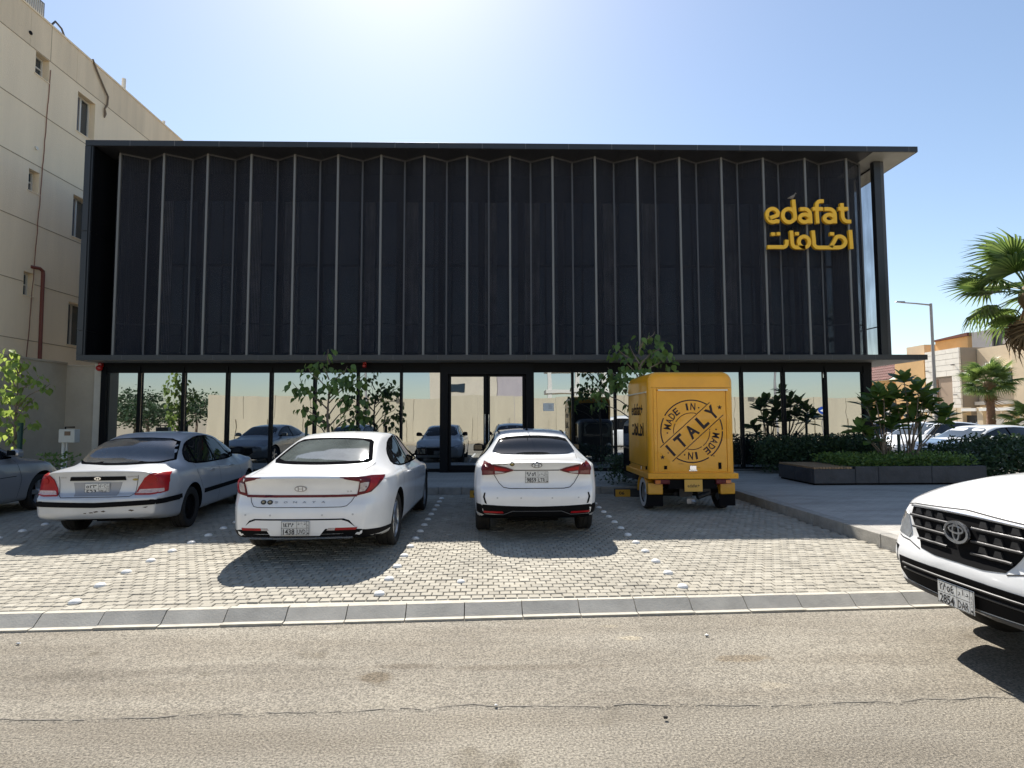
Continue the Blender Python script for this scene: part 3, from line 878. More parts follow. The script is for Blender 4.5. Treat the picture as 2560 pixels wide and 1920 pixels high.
class Car:
    def __init__(s, name, label, cat, spec, paint, loc, heading, group=None):
        """loc: ground point under the rear bumper centre; heading: direction of travel from +X, radians"""
        s.sp = spec
        s.t = thing(name, label, cat, loc, heading, group)
        v, f = car_body_mesh(spec)
        b = MB().add(v, f)
        me = b.mesh('body', paint, True, angle=48)
        bm = bmesh.new(); bm.from_mesh(me)
        s.bvh = BVHTree.FromBMesh(bm)
        bm.free()
        body = place('body', me, s.t)
        # wheel arches cut out
        r, hw = spec['wr'], spec['HW']
        cut = MB()
        for x in (spec['xr'], spec['xf']):
            for sgn in (-1, 1):
                ya, yb = sgn * (hw + .2), sgn * (hw - .30)
                n = 36; ra = r + spec.get('gap', .055)
                vs = [(x + ra * math.cos(2 * math.pi * k / n), y_, r + .01 + ra * math.sin(2 * math.pi * k / n)) for y_ in (ya, yb) for k in range(n)]
                cut.add(vs, [tuple(range(n)), tuple(range(2 * n - 1, n - 1, -1))] + [(k, (k + 1) % n, n + (k + 1) % n, n + k) for k in range(n)])
        cm = cut.mesh('cut', BLACKP)
        co = bpy.data.objects.new('cut', cm); C.objects.link(co); co.parent = s.t
        bpy.context.view_layer.update()
        md = body.modifiers.new('b', 'BOOLEAN'); md.object = co; md.operation = 'DIFFERENCE'; md.solver = 'EXACT'
        md.material_mode = 'TRANSFER'
        bpy.context.view_layer.update()
        nm = bpy.data.meshes.new_from_object(body.evaluated_get(bpy.context.evaluated_depsgraph_get()))
        if len(nm.polygons) > 500:
            body.modifiers.clear()
            body.data = nm
            nm.name = 'body'
            for p in nm.polygons: p.use_smooth = True
            try: nm.set_sharp_from_angle(angle=R(48))
            except Exception: pass
        else:
            body.modifiers.clear()
        bpy.data.objects.remove(co)
        s.body = body
        # black underbody
        bd_ = body.data
        if BLACKP.name not in [m_.name for m_ in bd_.materials]: bd_.materials.append(BLACKP)
        ib = [m_.name for m_ in bd_.materials].index(BLACKP.name)
        for p in bd_.polygons:
            if p.center.z < interp(spec['zb'], min(max(p.center.x, .0), spec['L'])) + (.045 if p.center.x < .5 and spec.get('blk') else .012) and abs(p.normal.z) > .3: p.material_index = ib
        MB().box(.75, spec['L'] - .75, -.35, .35, interp(spec['zb'], 2) - .045, interp(spec['zb'], 2) + .02).build('floor_pan', BLACKP, s.t)
    def hit(s, view, a, b):
        sp_ = s.sp
        if view == 'rear': o, d = Vector((-2, -a, b)), Vector((1, 0, 0))
        elif view == 'front': o, d = Vector((sp_['L'] + 2, -a, b)), Vector((-1, 0, 0))     # a: to the vehicle's right
        elif view == 'right': o, d = Vector((a, -3, b)), Vector((0, 1, 0))
        elif view == 'left': o, d = Vector((a, 3, b)), Vector((0, -1, 0))
        elif view == 'top': o, d = Vector((a, b, 4)), Vector((0, 0, -1))
        h, n, i, dd = s.bvh.ray_cast(o, d)
        if h is None:
            h, n, i, dd = s.bvh.find_nearest(o + d * (2 if view in ('rear', 'front') else 2.2))
        if n.dot(d) > 0: n = -n
        return h, n, d
    def decal(s, name, view, poly, m, off=.004, parent=None, grid=.055, smooth=0, skirt=.02, mirror=False):
        if mirror:
            out = []
            for sg_ in (1, -1):
                if view in ('rear', 'front', 'top'):
                    pl = [(a * sg_, b) for a, b in poly] if view != 'top' else [(a, b * sg_) for a, b in poly]
                    out.append(s.decal(name, view, pl, m, off, parent, grid, smooth, skirt))
                else:
                    out.append(s.decal(name, 'right' if sg_ == 1 else 'left', poly, m, off, parent, grid, smooth, skirt))
            return out
        if smooth:
            q = list(poly)
            for _ in range(smooth):
                r_ = []
                for i in range(len(q)):
                    a, b = q[i], q[(i + 1) % len(q)]
                    r_.append((a[0] * .8 + b[0] * .2, a[1] * .8 + b[1] * .2)); r_.append((a[0] * .2 + b[0] * .8, a[1] * .2 + b[1] * .8))
                q = r_
            poly = q
        # densify the outline
        P = []
        for i in range(len(poly)):
            a, b = poly[i], poly[(i + 1) % len(poly)]
            l = math.hypot(b[0] - a[0], b[1] - a[1]); k = max(1, int(l / grid + .5))
            for j in range(k): P.append((a[0] + (b[0] - a[0]) * j / k, a[1] + (b[1] - a[1]) * j / k))
        area = sum(P[i][0] * P[(i + 1) % len(P)][1] - P[(i + 1) % len(P)][0] * P[i][1] for i in range(len(P)))
        if area < 0: P = P[::-1]
        nb = len(P)
        def inside(x, y):
            c = False
            for i in range(nb):
                (x1, y1), (x2, y2) = P[i], P[i - 1]
                if (y1 > y) != (y2 > y) and x < (x2 - x1) * (y - y1) / (y2 - y1) + x1: c = not c
            return c
        x0, x1 = min(p[0] for p in P), max(p[0] for p in P); y0, y1 = min(p[1] for p in P), max(p[1] for p in P)
        Q = list(P)
        yy = y0 + grid * .5
        while yy < y1:
            xx = x0 + grid * .5
            while xx < x1:
                if inside(xx, yy) and min((p[0] - xx) ** 2 + (p[1] - yy) ** 2 for p in P) > (grid * .45) ** 2: Q.append((xx, yy))
                xx += grid
            yy += grid
        res = delaunay_2d_cdt([Vector(p) for p in Q], [], [list(range(nb))], 1, 1e-6)
        vs2, faces = res[0], res[2]
        pts, base = [], []
        dirv = None
        for p in vs2:
            h, n, d = s.hit(view, p.x, p.y); dirv = d
            pts.append(h + n * off); base.append(h - n * skirt)
        fs = []
        ecount = {}
        for f in faces:
            a, b, c = [pts[i] for i in f[:3]]
            nn = (b - a).cross(c - a)
            f = list(f)
            if nn.dot(dirv) > 0: f = f[::-1]
            fs.append(tuple(f))
            for i in range(len(f)):
                e = (f[i], f[(i + 1) % len(f)])
                ecount[e] = ecount.get(e, 0) + 1
        N = len(pts)
        for (a, b) in list(ecount):
            if (b, a) not in ecount: fs.append((b, a, a + N, b + N))
        me = bpy.data.meshes.new(name)
        me.from_pydata([tuple(p) for p in pts + base], [], fs)
        for p in me.polygons: p.use_smooth = True
        try: me.set_sharp_from_angle(angle=R(40))
        except Exception: pass
        me.materials.append(m)
        return place(name, me, parent or s.t)
    def seam(s, view, pts, wd, m, name='shut_line', off=.0025, parent=None, mirror=False, close=False):
        if mirror:
            if view in ('rear', 'front'):
                s.seam(view, pts, wd, m, name, off, parent); return s.seam(view, [(-a, b) for a, b in pts], wd, m, name, off, parent)
            s.seam('right', pts, wd, m, name, off, parent); return s.seam('left', pts, wd, m, name, off, parent)
        P = []
        seq = list(pts) + ([pts[0]] if close else [])
        for a, b in zip(seq[:-1], seq[1:]):
            l = math.hypot(b[0] - a[0], b[1] - a[1]); k = max(1, int(l / .04))
            for j in range(k): P.append(Vector((a[0] + (b[0] - a[0]) * j / k, a[1] + (b[1] - a[1]) * j / k)))
        P.append(Vector(seq[-1]))
        v, f = [], []
        for i in range(len(P)):
            t = (P[min(i + 1, len(P) - 1)] - P[max(i - 1, 0)]).normalized()
            nn = Vector((-t.y, t.x)) * wd / 2
            for q in (P[i] + nn, P[i] - nn):
                h, n, d = s.hit(view, q.x, q.y)
                v.append(tuple(h + n * off))
        for i in range(len(P) - 1):
            f.append((2 * i, 2 * i + 1, 2 * i + 3, 2 * i + 2))
        me = bpy.data.meshes.new(name); me.from_pydata(v, [], f); me.materials.append(m)
        return place(name, me, parent or s.t)
    def lettering(s, name, view, strings, m, parent=None, off=.006):
        """strings: (text, centre a, centre b, width, height)"""
        b = MB()
        for tx, ca_, cb_, wd, ht in strings:
            def f(x, y):
                h, n, d = s.hit(view, x, y); return tuple(h + n * off)
            text(b, tx, ca_, cb_, wd, ht, f, bold=.012)
        me = bpy.data.meshes.new(name); me.from_pydata(b.v, [], b.f); me.materials.append(m)
        return place(name, me, parent or s.t)
    def plate(s, view, cx, cz, top, bot, wd=.31, ht=.155, tilt=0.0, off=.012):
        """flat number plate; top/bot rows are (digits, letters)"""
        h, n, d = s.hit(view, cx, cz)
        sgn = 1 if view == 'rear' else -1
        ox = h.x - sgn * off
        def f(x, y, e=0.0): return (ox - sgn * e, -(cx + x) if view == 'rear' else (-cx - x) if False else (-(cx) + x * (1 if view == 'front' else -1)), cz + y)
        pl = MB().prism([(-wd / 2, -ht / 2), (wd / 2, -ht / 2), (wd / 2, ht / 2), (-wd / 2, ht / 2)], 0, .006, lambda a, b, c: f(a, b, c)).build('number_plate', PLATE, s.t, bevel=.003, seg=1)
        b = MB()
        def g(x, y): return f(x, y, .008)
        def bar(x0, x1, y0, y1): b.add([g(x0, y0), g(x1, y0), g(x1, y1), g(x0, y1)], [(0, 1, 2, 3)])
        e = .0035
        bar(-wd / 2 + .004, wd / 2 - .004, ht / 2 - .004 - e, ht / 2 - .004); bar(-wd / 2 + .004, wd / 2 - .004, -ht / 2 + .004, -ht / 2 + .004 + e)
        bar(-wd / 2 + .004, -wd / 2 + .004 + e, -ht / 2, ht / 2); bar(wd / 2 - .004 - e, wd / 2 - .004, -ht / 2, ht / 2)
        xs_ = wd / 2 - .034; xm_ = .015
        bar(-wd / 2, xs_, -e / 2, e / 2); bar(xs_, xs_ + e, -ht / 2, ht / 2); bar(xm_, xm_ + e, -ht / 2, ht / 2)
        text(b, top[0], (-wd / 2 + xm_) / 2, ht * .25, .125, .052, g, bold=.022); text(b, top[1], (xm_ + xs_) / 2, ht * .25, .085, .045, g, bold=.018)
        text(b, bot[0], (-wd / 2 + xm_) / 2, -ht * .25, .125, .06, g, bold=.022); text(b, bot[1], (xm_ + xs_) / 2, -ht * .25, .088, .05, g, bold=.012)
        text(b, 'K', (xs_ + wd / 2) / 2, .03, .012, .018, g); text(b, 'S', (xs_ + wd / 2) / 2, .0, .012, .018, g); text(b, 'A', (xs_ + wd / 2) / 2, -.025, .012, .018, g)
        b.add([g((xs_ + wd / 2) / 2 + .009 * math.cos(k * math.pi / 6), -.055 + .009 * math.sin(k * math.pi / 6)) for k in range(12)], [tuple(range(12))])
        me = bpy.data.meshes.new('plate_print'); me.from_pydata(b.v, [], b.f); me.materials.append(INK)
        place('plate_print', me, pl)
        return pl
    def wheels(s, style, rimmat):
        r, hw = s.sp['wr'], s.sp['HW']
        tw = s.sp.get('tw', .205)
        rr_ = r * s.sp.get('rim', .68)
        tm = MB().lathe([(rr_ * .96, -tw * .40), (rr_ + .012, -tw * .46), (r - .03, -tw * .5), (r - .008, -tw * .44), (r, -tw * .36), (r, -tw * .17), (r - .008, -tw * .16), (r - .008, -tw * .13), (r, -tw * .12),
                         (r, tw * .12), (r - .008, tw * .13), (r - .008, tw * .16), (r, tw * .17), (r, tw * .36), (r - .008, tw * .44), (r - .03, tw * .5), (rr_ + .012, tw * .46), (rr_ * .96, tw * .40)], 44,
                        lambda a, b, c: (a, c, b), closed=True).mesh('tyre', RUBBER, True)
        rb = MB().lathe([(rr_, -tw * .42), (rr_ * .97, -tw * .40), (rr_ * .90, -tw * .30), (rr_ * .88, tw * .3), (rr_, tw * .42)], 40, lambda a, b, c: (a, c, b))
        ns = {'five': 5, 'ten': 10, 'steel': 0, 'six': 6}[style]
        face = -tw * .36
        if ns:
            rb.lathe([(.0001, face + .005), (.05, face + .004), (.065, face + .02), (.065, face + .07), (.0001, face + .07)], 20, lambda a, b, c: (a, c, b))
            for k in range(ns):
                a = 2 * math.pi * k / ns
                wd = .045 if ns < 8 else .026
                c_, q_ = math.cos(a), math.sin(a)
                def P_(u, wv, d): return (c_ * u - q_ * wv, d, q_ * u + c_ * wv)
                rb.hexa([P_(.04, -wd * .8, face + .012), P_(rr_ * .95, -wd * .6, face + .002), P_(rr_ * .95, wd * .6, face + .002), P_(.04, wd * .8, face + .012)],
                        [P_(.04, -wd, face + .05), P_(rr_ * .95, -wd, face + .045), P_(rr_ * .95, wd, face + .045), P_(.04, wd, face + .05)])
        else:
            rb.lathe([(.0001, face + .01), (.05, face + .008), (.06, face + .03), (.11, face + .035), (rr_ * .7, face + .02), (rr_ * .92, face + .055)], 32, lambda a, b, c: (a, c, b))
            for k in range(8):
                a = 2 * math.pi * k / 8
                rb.tube([(rr_ * .78 * math.cos(a), face + .02, rr_ * .78 * math.sin(a)), (rr_ * .78 * math.cos(a), face + .05, rr_ * .78 * math.sin(a))], .018, 8)
        rm = rb.mesh('rim', rimmat, True, angle=30)
        dm = MB().lathe([(.0001, .0), (rr_ * .72, .0), (rr_ * .72, .02), (.0001, .02)], 28, lambda a, b, c: (a, c, b)).mesh('brake_disc', BLACKP, True)
        for x in (s.sp['xr'], s.sp['xf']):
            for sgn in (-1, 1):
                wv = bpy.data.objects.new('wheel', None); link(wv, s.t)
                wv.location = (x, sgn * (hw - tw / 2 - s.sp.get('inset', .03)), r)
                wv.rotation_euler = (0, random.uniform(0, 1), 0 if sgn < 0 else math.pi)
                place('tyre', tm, wv); place('rim', rm, wv); place('brake_disc', dm, wv)
    def mirrors(s, x, z, paint, y=None):
        for sgn in (-1, 1):
            h, n, d = s.hit('right' if sgn < 0 else 'left', x, z)
            y0 = abs(h.y)
            prof = [(-.085, .075), (-.06, .10), (.03, .115), (.09, .10), (.10, .03), (.07, -.01), (-.06, 0.0), (-.09, .02)]
            b = MB()
            rings = []
            for k, (yy, sc) in enumerate(((.045, .55), (.075, .85), (.15, 1.0), (.21, .95), (.245, .72))):
                rings.append([(x + (p + .02 * (yy > .2)) * sc * (.9), sgn * (y0 + yy - .01), z + .01 + q * sc * 1.15) for p, q in prof])
            n_ = len(prof)
            b.add([q for r_ in rings for q in r_], [(i * n_ + k, i * n_ + (k + 1) % n_, (i + 1) * n_ + (k + 1) % n_, (i + 1) * n_ + k) for i in range(4) for k in range(n_)] + [tuple(range(n_)), tuple(range(4 * n_, 5 * n_))])
            o = b.build('door_mirror', paint, s.t, True, bevel=.008)
            MB().hexa([(x - .03, sgn * (y0 - .03), z - .02), (x + .07, sgn * (y0 - .03), z - .02), (x + .07, sgn * (y0 + .07), z + .03), (x - .03, sgn * (y0 + .07), z + .03)],
                      [(x - .03, sgn * (y0 - .03), z + .02), (x + .07, sgn * (y0 - .03), z + .02), (x + .06, sgn * (y0 + .07), z + .06), (x - .02, sgn * (y0 + .07), z + .06)]).build('mirror_stalk', BLACKP, o)
            MB().add([(x - .083, sgn * (y0 + .075), z + .03), (x - .085, sgn * (y0 + .22), z + .035), (x - .085, sgn * (y0 + .215), z + .115), (x - .083, sgn * (y0 + .085), z + .12)], [(0, 1, 2, 3)]).build('mirror_glass', CARGLASS, o)
    def handles(s, pts, m):
        for x, z in pts:
            for v_, sgn in (('right', -1), ('left', 1)):
                h, n, d = s.hit(v_, x, z)
                MB().tube([h - n * .004 + Vector((-.085, 0, 0)), h + n * .022 + Vector((-.06, 0, 0)), h + n * .026, h + n * .022 + Vector((.07, 0, 0)), h - n * .004 + Vector((.095, 0, 0))], [.010, .013, .014, .013, .009], 8).build('door_handle', m, s.t, True)

CARGLASS = mat('tinted car glass', (0.010, 0.011, 0.012), 0.03, spec=0.5)
CARGLASS_PALE = mat('glare-paled glass', (0.10, 0.115, 0.11), 0.04, spec=0.7, coat=.5, var=.35, scale=2.2)  # reflected glare put into a pale, mottled glass colour
PLATE = mat('number plate white', (0.62, 0.62, 0.60), 0.5, var=.05, scale=20)
INK = mat('plate ink', (0.015, 0.015, 0.018), 0.6)
SEAM = mat('shut line', (0.02, 0.02, 0.022), 0.8)
LRED = mat('red lamp lens', (0.30, 0.004, 0.008), 0.3, spec=.3, var=.25, scale=14)
LDRED = mat('dark red lamp lens', (0.10, 0.004, 0.010), 0.3, spec=.3, var=.3, scale=14)
LCLR = mat('clear lamp lens', (0.42, 0.37, 0.36), 0.2, coat=.3, var=.3, scale=25)
LORG = mat('amber lens', (.5, .13, .01), .2, coat=.6)
HEADL = mat('headlamp lens', (0.40, 0.42, 0.44), 0.12, .4, coat=.4, var=.3, scale=9)
GREYL = mat('badge grey', (0.30, 0.30, 0.31), 0.3, .8)
WHITEP = mat('white car paint', (0.72, 0.725, 0.73), 0.35, coat=.9, var=.05, scale=2.6)
SILVP = mat('aged silver paint', (0.46, 0.48, 0.51), 0.38, .3, coat=.5, var=.07, scale=2.5)
GREYP = mat('grey metallic paint', (0.36, 0.36, 0.37), 0.35, .5, coat=.8, var=.04, scale=2)
def ell(cx, cy, rx, ry, n=22): return [(cx + rx * math.cos(2 * math.pi * k / n), cy + ry * math.sin(2 * math.pi * k / n)) for k in range(n)]

def sedan(L, HW, H, deck, hood, rearglass, roofx, wsx, xr, xf, **k):
    """common four-door proportions"""
    rg0, rg1 = rearglass; r0, r1 = roofx; w1, w0 = wsx
    d = dict(L=L, HW=HW, xr=xr, xf=xf, zc=.62, wr=.325, kr=.20, kf=.34)
    d['top'] = [(0, deck - .02), (.06, deck), (.3, deck + .012), (rg0 - .02, deck + .045), (rg0 + .12, deck + .10), ((rg0 + rg1) / 2, deck + .045 + (H - .07 - deck) * .60), (rg1, H - .045), (rg1 + .2, H - .012), ((r0 + r1) / 2, H), (r1, H - .03),
                (w1, H - .06), ((w1 + w0) / 2, H - .055 - (H - hood - .22) * .47), (w0 - .08, hood + .19), (w0 + .04, hood + .135), ((w0 + L) / 2, hood + .075), (L - .25, hood - .02), (L - .06, hood - .10), (L, hood - .15)]
    d['belt'] = [(0, deck - .10), (.4, deck - .065), (1.2, deck - .055), (2.4, deck - .105), (w0 - .2, deck - .145), ((w0 + L) / 2, hood + .0), (L - .3, hood - .08), (L, hood - .20)]
    d['W'] = [(0, HW * .86), (.12, HW * .93), (.5, HW * .985), (1.2, HW), (L - 1.3, HW), (L - .6, HW * .965), (L - .2, HW * .88), (L, HW * .78)]
    d['Wt'] = [(0, HW * .70), (.4, HW * .74), (rg0, HW * .72), (rg1, HW * .615), ((r0 + r1) / 2, HW * .645), (w1, HW * .63), (w0, HW * .74), (L - .3, HW * .70), (L, HW * .55)]
    d['zb'] = [(0, .30), (.35, .23), (1, .20), (L - 1, .20), (L - .35, .20), (L, .25)]
    d['rear'] = [(.2, .14), (.35, .03), (.5, 0), (.62, .012), (.68, .05), (.8, .075), (deck - .06, .045), (deck, .02), (deck + .1, .05)]
    d['front'] = [(.15, .12), (.3, .02), (.5, 0), (.62, .02), (.75, .10), (.9, .3)]
    d.update(k)
    return d

# --- side glazing common to the saloons
FRIT = mat('matt black frit', (.006, .006, .007), 1.0, spec=0.0)
def side_glass(c, pts, name='side_window', m=None, splits=()):
    cx_ = sum(p[0] for p in pts) / len(pts); cz_ = sum(p[1] for p in pts) / len(pts)
    c.decal('window_surround', 'right', [(cx_ + (a - cx_) * 1.035, cz_ + (b - cz_) * 1.10) for a, b in pts], FRIT, off=.003, mirror=True, smooth=1, grid=.05)
    o = c.decal(name, 'right', pts, m or CARGLASS, off=.009, mirror=True, smooth=1, grid=.05)
    for (a, b) in splits:
        c.seam('right', [a, b], .055, FRIT, 'pillar_trim', off=.012, mirror=True)
    return o

# ================= white fastback sedan
spec = sedan(4.90, .93, 1.445, .985, .80, (.72, 1.72), (1.95, 2.75), (3.02, 3.85), 1.10, 3.94, wr=.335, rim=.74, tw=.225)
spec['rear'] = [(.2, .16), (.30, .03), (.36, .0), (.52, .0), (.64, .02), (.70, .055), (.76, .075), (.85, .07), (.94, .03), (.985, 0.0), (1.1, .05)]
spec['top'] = [(0, .955), (.05, .985), (.3, 1.01), (.72, 1.07), (1.0, 1.175), (1.35, 1.305), (1.72, 1.40), (2.0, 1.425), (2.35, 1.43), (2.75, 1.41), (3.02, 1.365), (3.45, 1.20), (3.77, 1.01), (3.9, .955), (4.4, .87), (4.68, .78), (4.84, .70), (4.9, .64)]
spec['W'] = [(0, .71), (.10, .78), (.30, .855), (.6, .905), (1.0, .93), (3.6, .93), (4.3, .90), (4.7, .82), (4.9, .73)]
spec['blk'] = 1
fast = Car('parked_sedan', 'white fastback sedan with full-width red tail lamp strip, parked nose to the shop', 'car', spec, WHITEP, (-2.215, 6.45, 0), math.pi / 2)
c = fast
c.wheels('five', SILVERM)
side_glass(c, [(1.28, 1.03), (1.50, 1.17), (1.9, 1.30), (2.35, 1.36), (2.8, 1.335), (3.2, 1.19), (3.52, .985), (3.3, .965), (2.4, .965), (1.6, .985)], splits=[((1.62, .985), (1.74, 1.26)), ((2.42, .965), (2.36, 1.36))])
c.decal('rear_window', 'rear', [(-.62, 1.075), (-.4, 1.06), (0, 1.055), (.4, 1.06), (.62, 1.075), (.565, 1.2), (.50, 1.33), (.3, 1.352), (0, 1.358), (-.3, 1.352), (-.50, 1.33), (-.565, 1.2)], FRIT, off=.004, smooth=1, grid=.035)
c.decal('rear_window', 'rear', [(-.565, 1.088), (0, 1.075), (.565, 1.088), (.515, 1.2), (.455, 1.315), (0, 1.335), (-.455, 1.315), (-.515, 1.2)], CARGLASS_PALE, off=.010, smooth=1, grid=.04)
c.decal('windscreen', 'front', [(-.68, 1.0), (0, 1.04), (.68, 1.0), (.54, 1.33), (0, 1.37), (-.54, 1.33)], CARGLASS, smooth=1, grid=.08)
tl = c.decal('tail_lamp', 'rear', [(.436, .957), (.57, .958), (.72, .952), (.835, .935), (.835, .90), (.80, .84), (.746, .78), (.608, .748), (.618, .79), (.642, .912)], LDRED, off=.012, mirror=True, grid=.035)
for o, sgn in zip(tl, (1, -1)):
    c.decal('lamp_cluster', 'rear', [(sgn * a, b) for a, b in [(.648, .895), (.722, .89), (.715, .85), (.69, .80), (.632, .79), (.640, .84)]], LCLR, off=.016, parent=o, grid=.03)
    c.decal('lamp_signature', 'rear', [(sgn * a, b) for a, b in [(.735, .925), (.815, .915), (.78, .84), (.735, .795), (.70, .782), (.728, .85)]], LRED, off=.016, parent=o, grid=.03)
c.decal('light_bar', 'rear', [(-.61, .738), (.61, .738), (.61, .766), (-.61, .766)], LDRED, off=.010)
em = c.decal('badge', 'rear', ell(0, .835, .068, .034), GREYL, off=.010, grid=.02)
c.decal('badge_field', 'rear', ell(0, .835, .056, .024), WHITEP, off=.0125, parent=em, grid=.02)
c.lettering('badge_letter', 'rear', [('H', .0, .835, .06, .042)], GREYL, parent=em, off=.014)
c.lettering('model_lettering', 'rear', [(ch, -.258 + .1035 * i, .688, .042, .02) for i, ch in enumerate('SONATA')] + [('2.5', .53, .80, .055, .016)], GREYL)
for r_, m_ in ((-.405, 1), (-.33, 2)):
    o = c.decal('round_sticker', 'rear', ell(r_, .688, .031, .023, 16), mat('sticker black', (.02, .02, .018), .5), off=.008, grid=.02)
    c.decal('sticker_mark', 'rear', ell(r_, .688, .018, .012, 10), mat('sticker tan', (.30, .24, .14), .6), off=.010, parent=o, grid=.02)
c.seam('rear', [(-.565, .735), (-.55, .69), (-.51, .645), (-.46, .635), (.46, .635), (.515, .645), (.56, .69), (.585, .735)], .007, SEAM)
c.seam('rear', [(.58, .97), (.62, 1.01), (.66, 1.06)], .006, SEAM, mirror=True)
for r_ in (-.31, .26, .585, -.60): c.decal('parking_sensor', 'rear', ell(r_, .552, .011, .011, 12), mat('sensor grey', (.45, .45, .46), .5), off=.004, grid=.02)
c.decal('bumper_trim', 'rear', [(-.68, .318), (-.55, .49), (-.49, .512), (.49, .512), (.55, .49), (.66, .36), (.715, .335), (.70, .30), (.64, .285), (-.64, .285), (-.70, .30), (-.715, .335)], BLACKP, off=.005, grid=.05)
c.decal('bumper_panel', 'rear', [(-.62, .41), (-.535, .475), (-.47, .498), (.47, .498), (.535, .475), (.62, .41), (.30, .405), (.24, .335), (-.30, .335), (-.35, .405)], WHITEP, off=.012, grid=.05)
for sgn in (1, -1):
    c.decal('reflector', 'rear', [(sgn * .405, .388), (sgn * .62, .386), (sgn * .635, .412), (sgn * .405, .414)], LRED, off=.014, grid=.05)
    c.decal('reverse_lamp', 'rear', [(sgn * .315, .388), (sgn * .40, .388), (sgn * .40, .414), (sgn * .33, .414)], LCLR, off=.014, grid=.05)
c.decal('chrome_strip', 'rear', [(-.58, .300), (.58, .300), (.58, .314), (-.58, .314)], CHROME, off=.016, grid=.05)
c.plate('rear', -.02, .418, ('١٤٣٨', 'د ع د'), ('1438', 'UVD'), off=.02)
c.decal('bumper_valance', 'right', [(.035, .30), (.035, .40), (.12, .375), (.35, .352), (.70, .335), (.70, .295), (.4, .29)], BLACKP, off=.006, mirror=True, grid=.04)
c.mirrors(3.28, 1.0, BLACKP)
c.handles([(1.98, .86), (3.0, .84)], WHITEP)
c.seam('right', [(1.52, .98), (1.50, .82), (1.36, .70)], .006, SEAM, mirror=True); c.seam('right', [(2.46, .97), (2.50, .60), (2.46, .30)], .006, SEAM, mirror=True); c.seam('right', [(3.42, .95), (3.50, .62), (3.46, .30)], .006, SEAM, mirror=True)
c.seam('right', [(1.55, .27), (3.5, .27)], .012, SEAM, name='sill_line', mirror=True)
c.decal('head_lamp', 'front', [(.45, .64), (.62, .655), (.80, .70), (.76, .60), (.5, .58)], HEADL, off=.006, mirror=True)
c.decal('grille', 'front', [(-.42, .60), (.42, .60), (.50, .46), (.36, .34), (-.36, .34), (-.50, .46)], BLACKP, off=.006)
c.plate('front', 0, .42, ('١٤٣٨', 'د ع د'), ('1438', 'UVD'))

# ================= white sedan with aerial
spec = sedan(4.44, .865, 1.455, 1.055, .86, (.60, 1.28), (1.5, 2.4), (2.62, 3.42), .95, 3.55, wr=.305, kr=.16)
spec['rear'] = [(.2, .12), (.36, .03), (.45, .0), (.55, .0), (.66, .02), (.72, .06), (.80, .075), (.92, .06), (1.0, .03), (1.055, .0), (1.2, .05)]
spec['zb'] = [(0, .34), (.35, .25), (1, .20), (3.5, .20), (4.1, .20), (4.44, .25)]
spec['blk'] = 1
acc = Car('parked_sedan', 'white sedan with short roof aerial, seen squarely from behind, beside the yellow van', 'car', spec, WHITEP, (.50, 7.58, 0), math.pi / 2)
c = acc
c.wheels('ten', SILVERM)
side_glass(c, [(.98, 1.08), (1.15, 1.22), (1.5, 1.335), (2.0, 1.36), (2.45, 1.325), (2.8, 1.19), (3.1, 1.02), (2.6, .99), (1.7, 1.0)], splits=[((1.42, 1.0), (1.46, 1.32)), ((2.1, .99), (2.08, 1.35))])
c.decal('rear_window', 'rear', [(-.60, 1.115), (0, 1.10), (.60, 1.115), (.55, 1.22), (.48, 1.33), (0, 1.36), (-.48, 1.33), (-.55, 1.22)], CARGLASS, off=.010, smooth=1, grid=.035)
sh = c.decal('parcel_shelf', 'rear', [(-.50, 1.122), (.50, 1.122), (.40, 1.14), (.22, 1.158), (-.2, 1.158), (-.4, 1.138)], mat('pale shelf', (.30, .31, .34), .5, coat=.5), off=.008, grid=.05)
c.decal('windscreen', 'front', [(-.62, 1.05), (0, 1.09), (.62, 1.05), (.51, 1.34), (0, 1.38), (-.51, 1.34)], CARGLASS, smooth=1, grid=.08)
tl = c.decal('tail_lamp', 'rear', [(.30, .934), (.397, .969), (.558, 1.003), (.70, 1.022), (.722, .957), (.72, .865), (.558, .874), (.42, .894)], LDRED, off=.020, mirror=True, grid=.025, skirt=.03)
for o, sgn in zip(tl, (1, -1)):
    c.decal('lamp_red', 'rear', [(sgn * a, b) for a, b in [(.36, .937), (.42, .958), (.555, .988), (.555, .935), (.44, .925)]], LRED, off=.024, parent=o, grid=.03)
    c.decal('lamp_clear', 'rear', [(sgn * a, b) for a, b in [(.42, .912), (.548, .925), (.548, .888), (.47, .895)]], LCLR, off=.024, parent=o, grid=.03)
    c.decal('lamp_clear', 'rear', [(sgn * a, b) for a, b in [(.575, .925), (.70, .935), (.70, .88), (.575, .885)]], mat('smoked lens', (.16, .05, .05), .2, coat=.3), off=.024, parent=o, grid=.03)
em = c.decal('badge', 'rear', ell(0, 1.0, .071, .037), GREYL, off=.010, grid=.02)
c.decal('badge_field', 'rear', ell(0, 1.0, .058, .026), WHITEP, off=.0125, parent=em, grid=.02)
c.lettering('badge_letter', 'rear', [('H', 0, 1.0, .065, .046)], CHROME, parent=em, off=.014)
c.lettering('model_lettering', 'rear', [('ACCENT', -.45, 1.012, .135, .018)], GREYL)
o = c.decal('round_sticker', 'rear', ell(-.325, 1.014, .031, .026, 16), mat('sticker black', (.02, .02, .018), .5), off=.008, grid=.02)
c.decal('sticker_mark', 'rear', ell(-.325, 1.014, .02, .013, 10), mat('sticker gold', (.33, .26, .08), .6), off=.010, parent=o, grid=.02)
c.seam('rear', [(-.565, .868), (-.50, .76), (-.44, .705), (-.36, .692), (.36, .692), (.44, .705), (.50, .76), (.565, .868)], .009, SEAM)
c.seam('rear', [(-.30, .93), (.30, .93)], .012, SEAM, name='lid_crease')
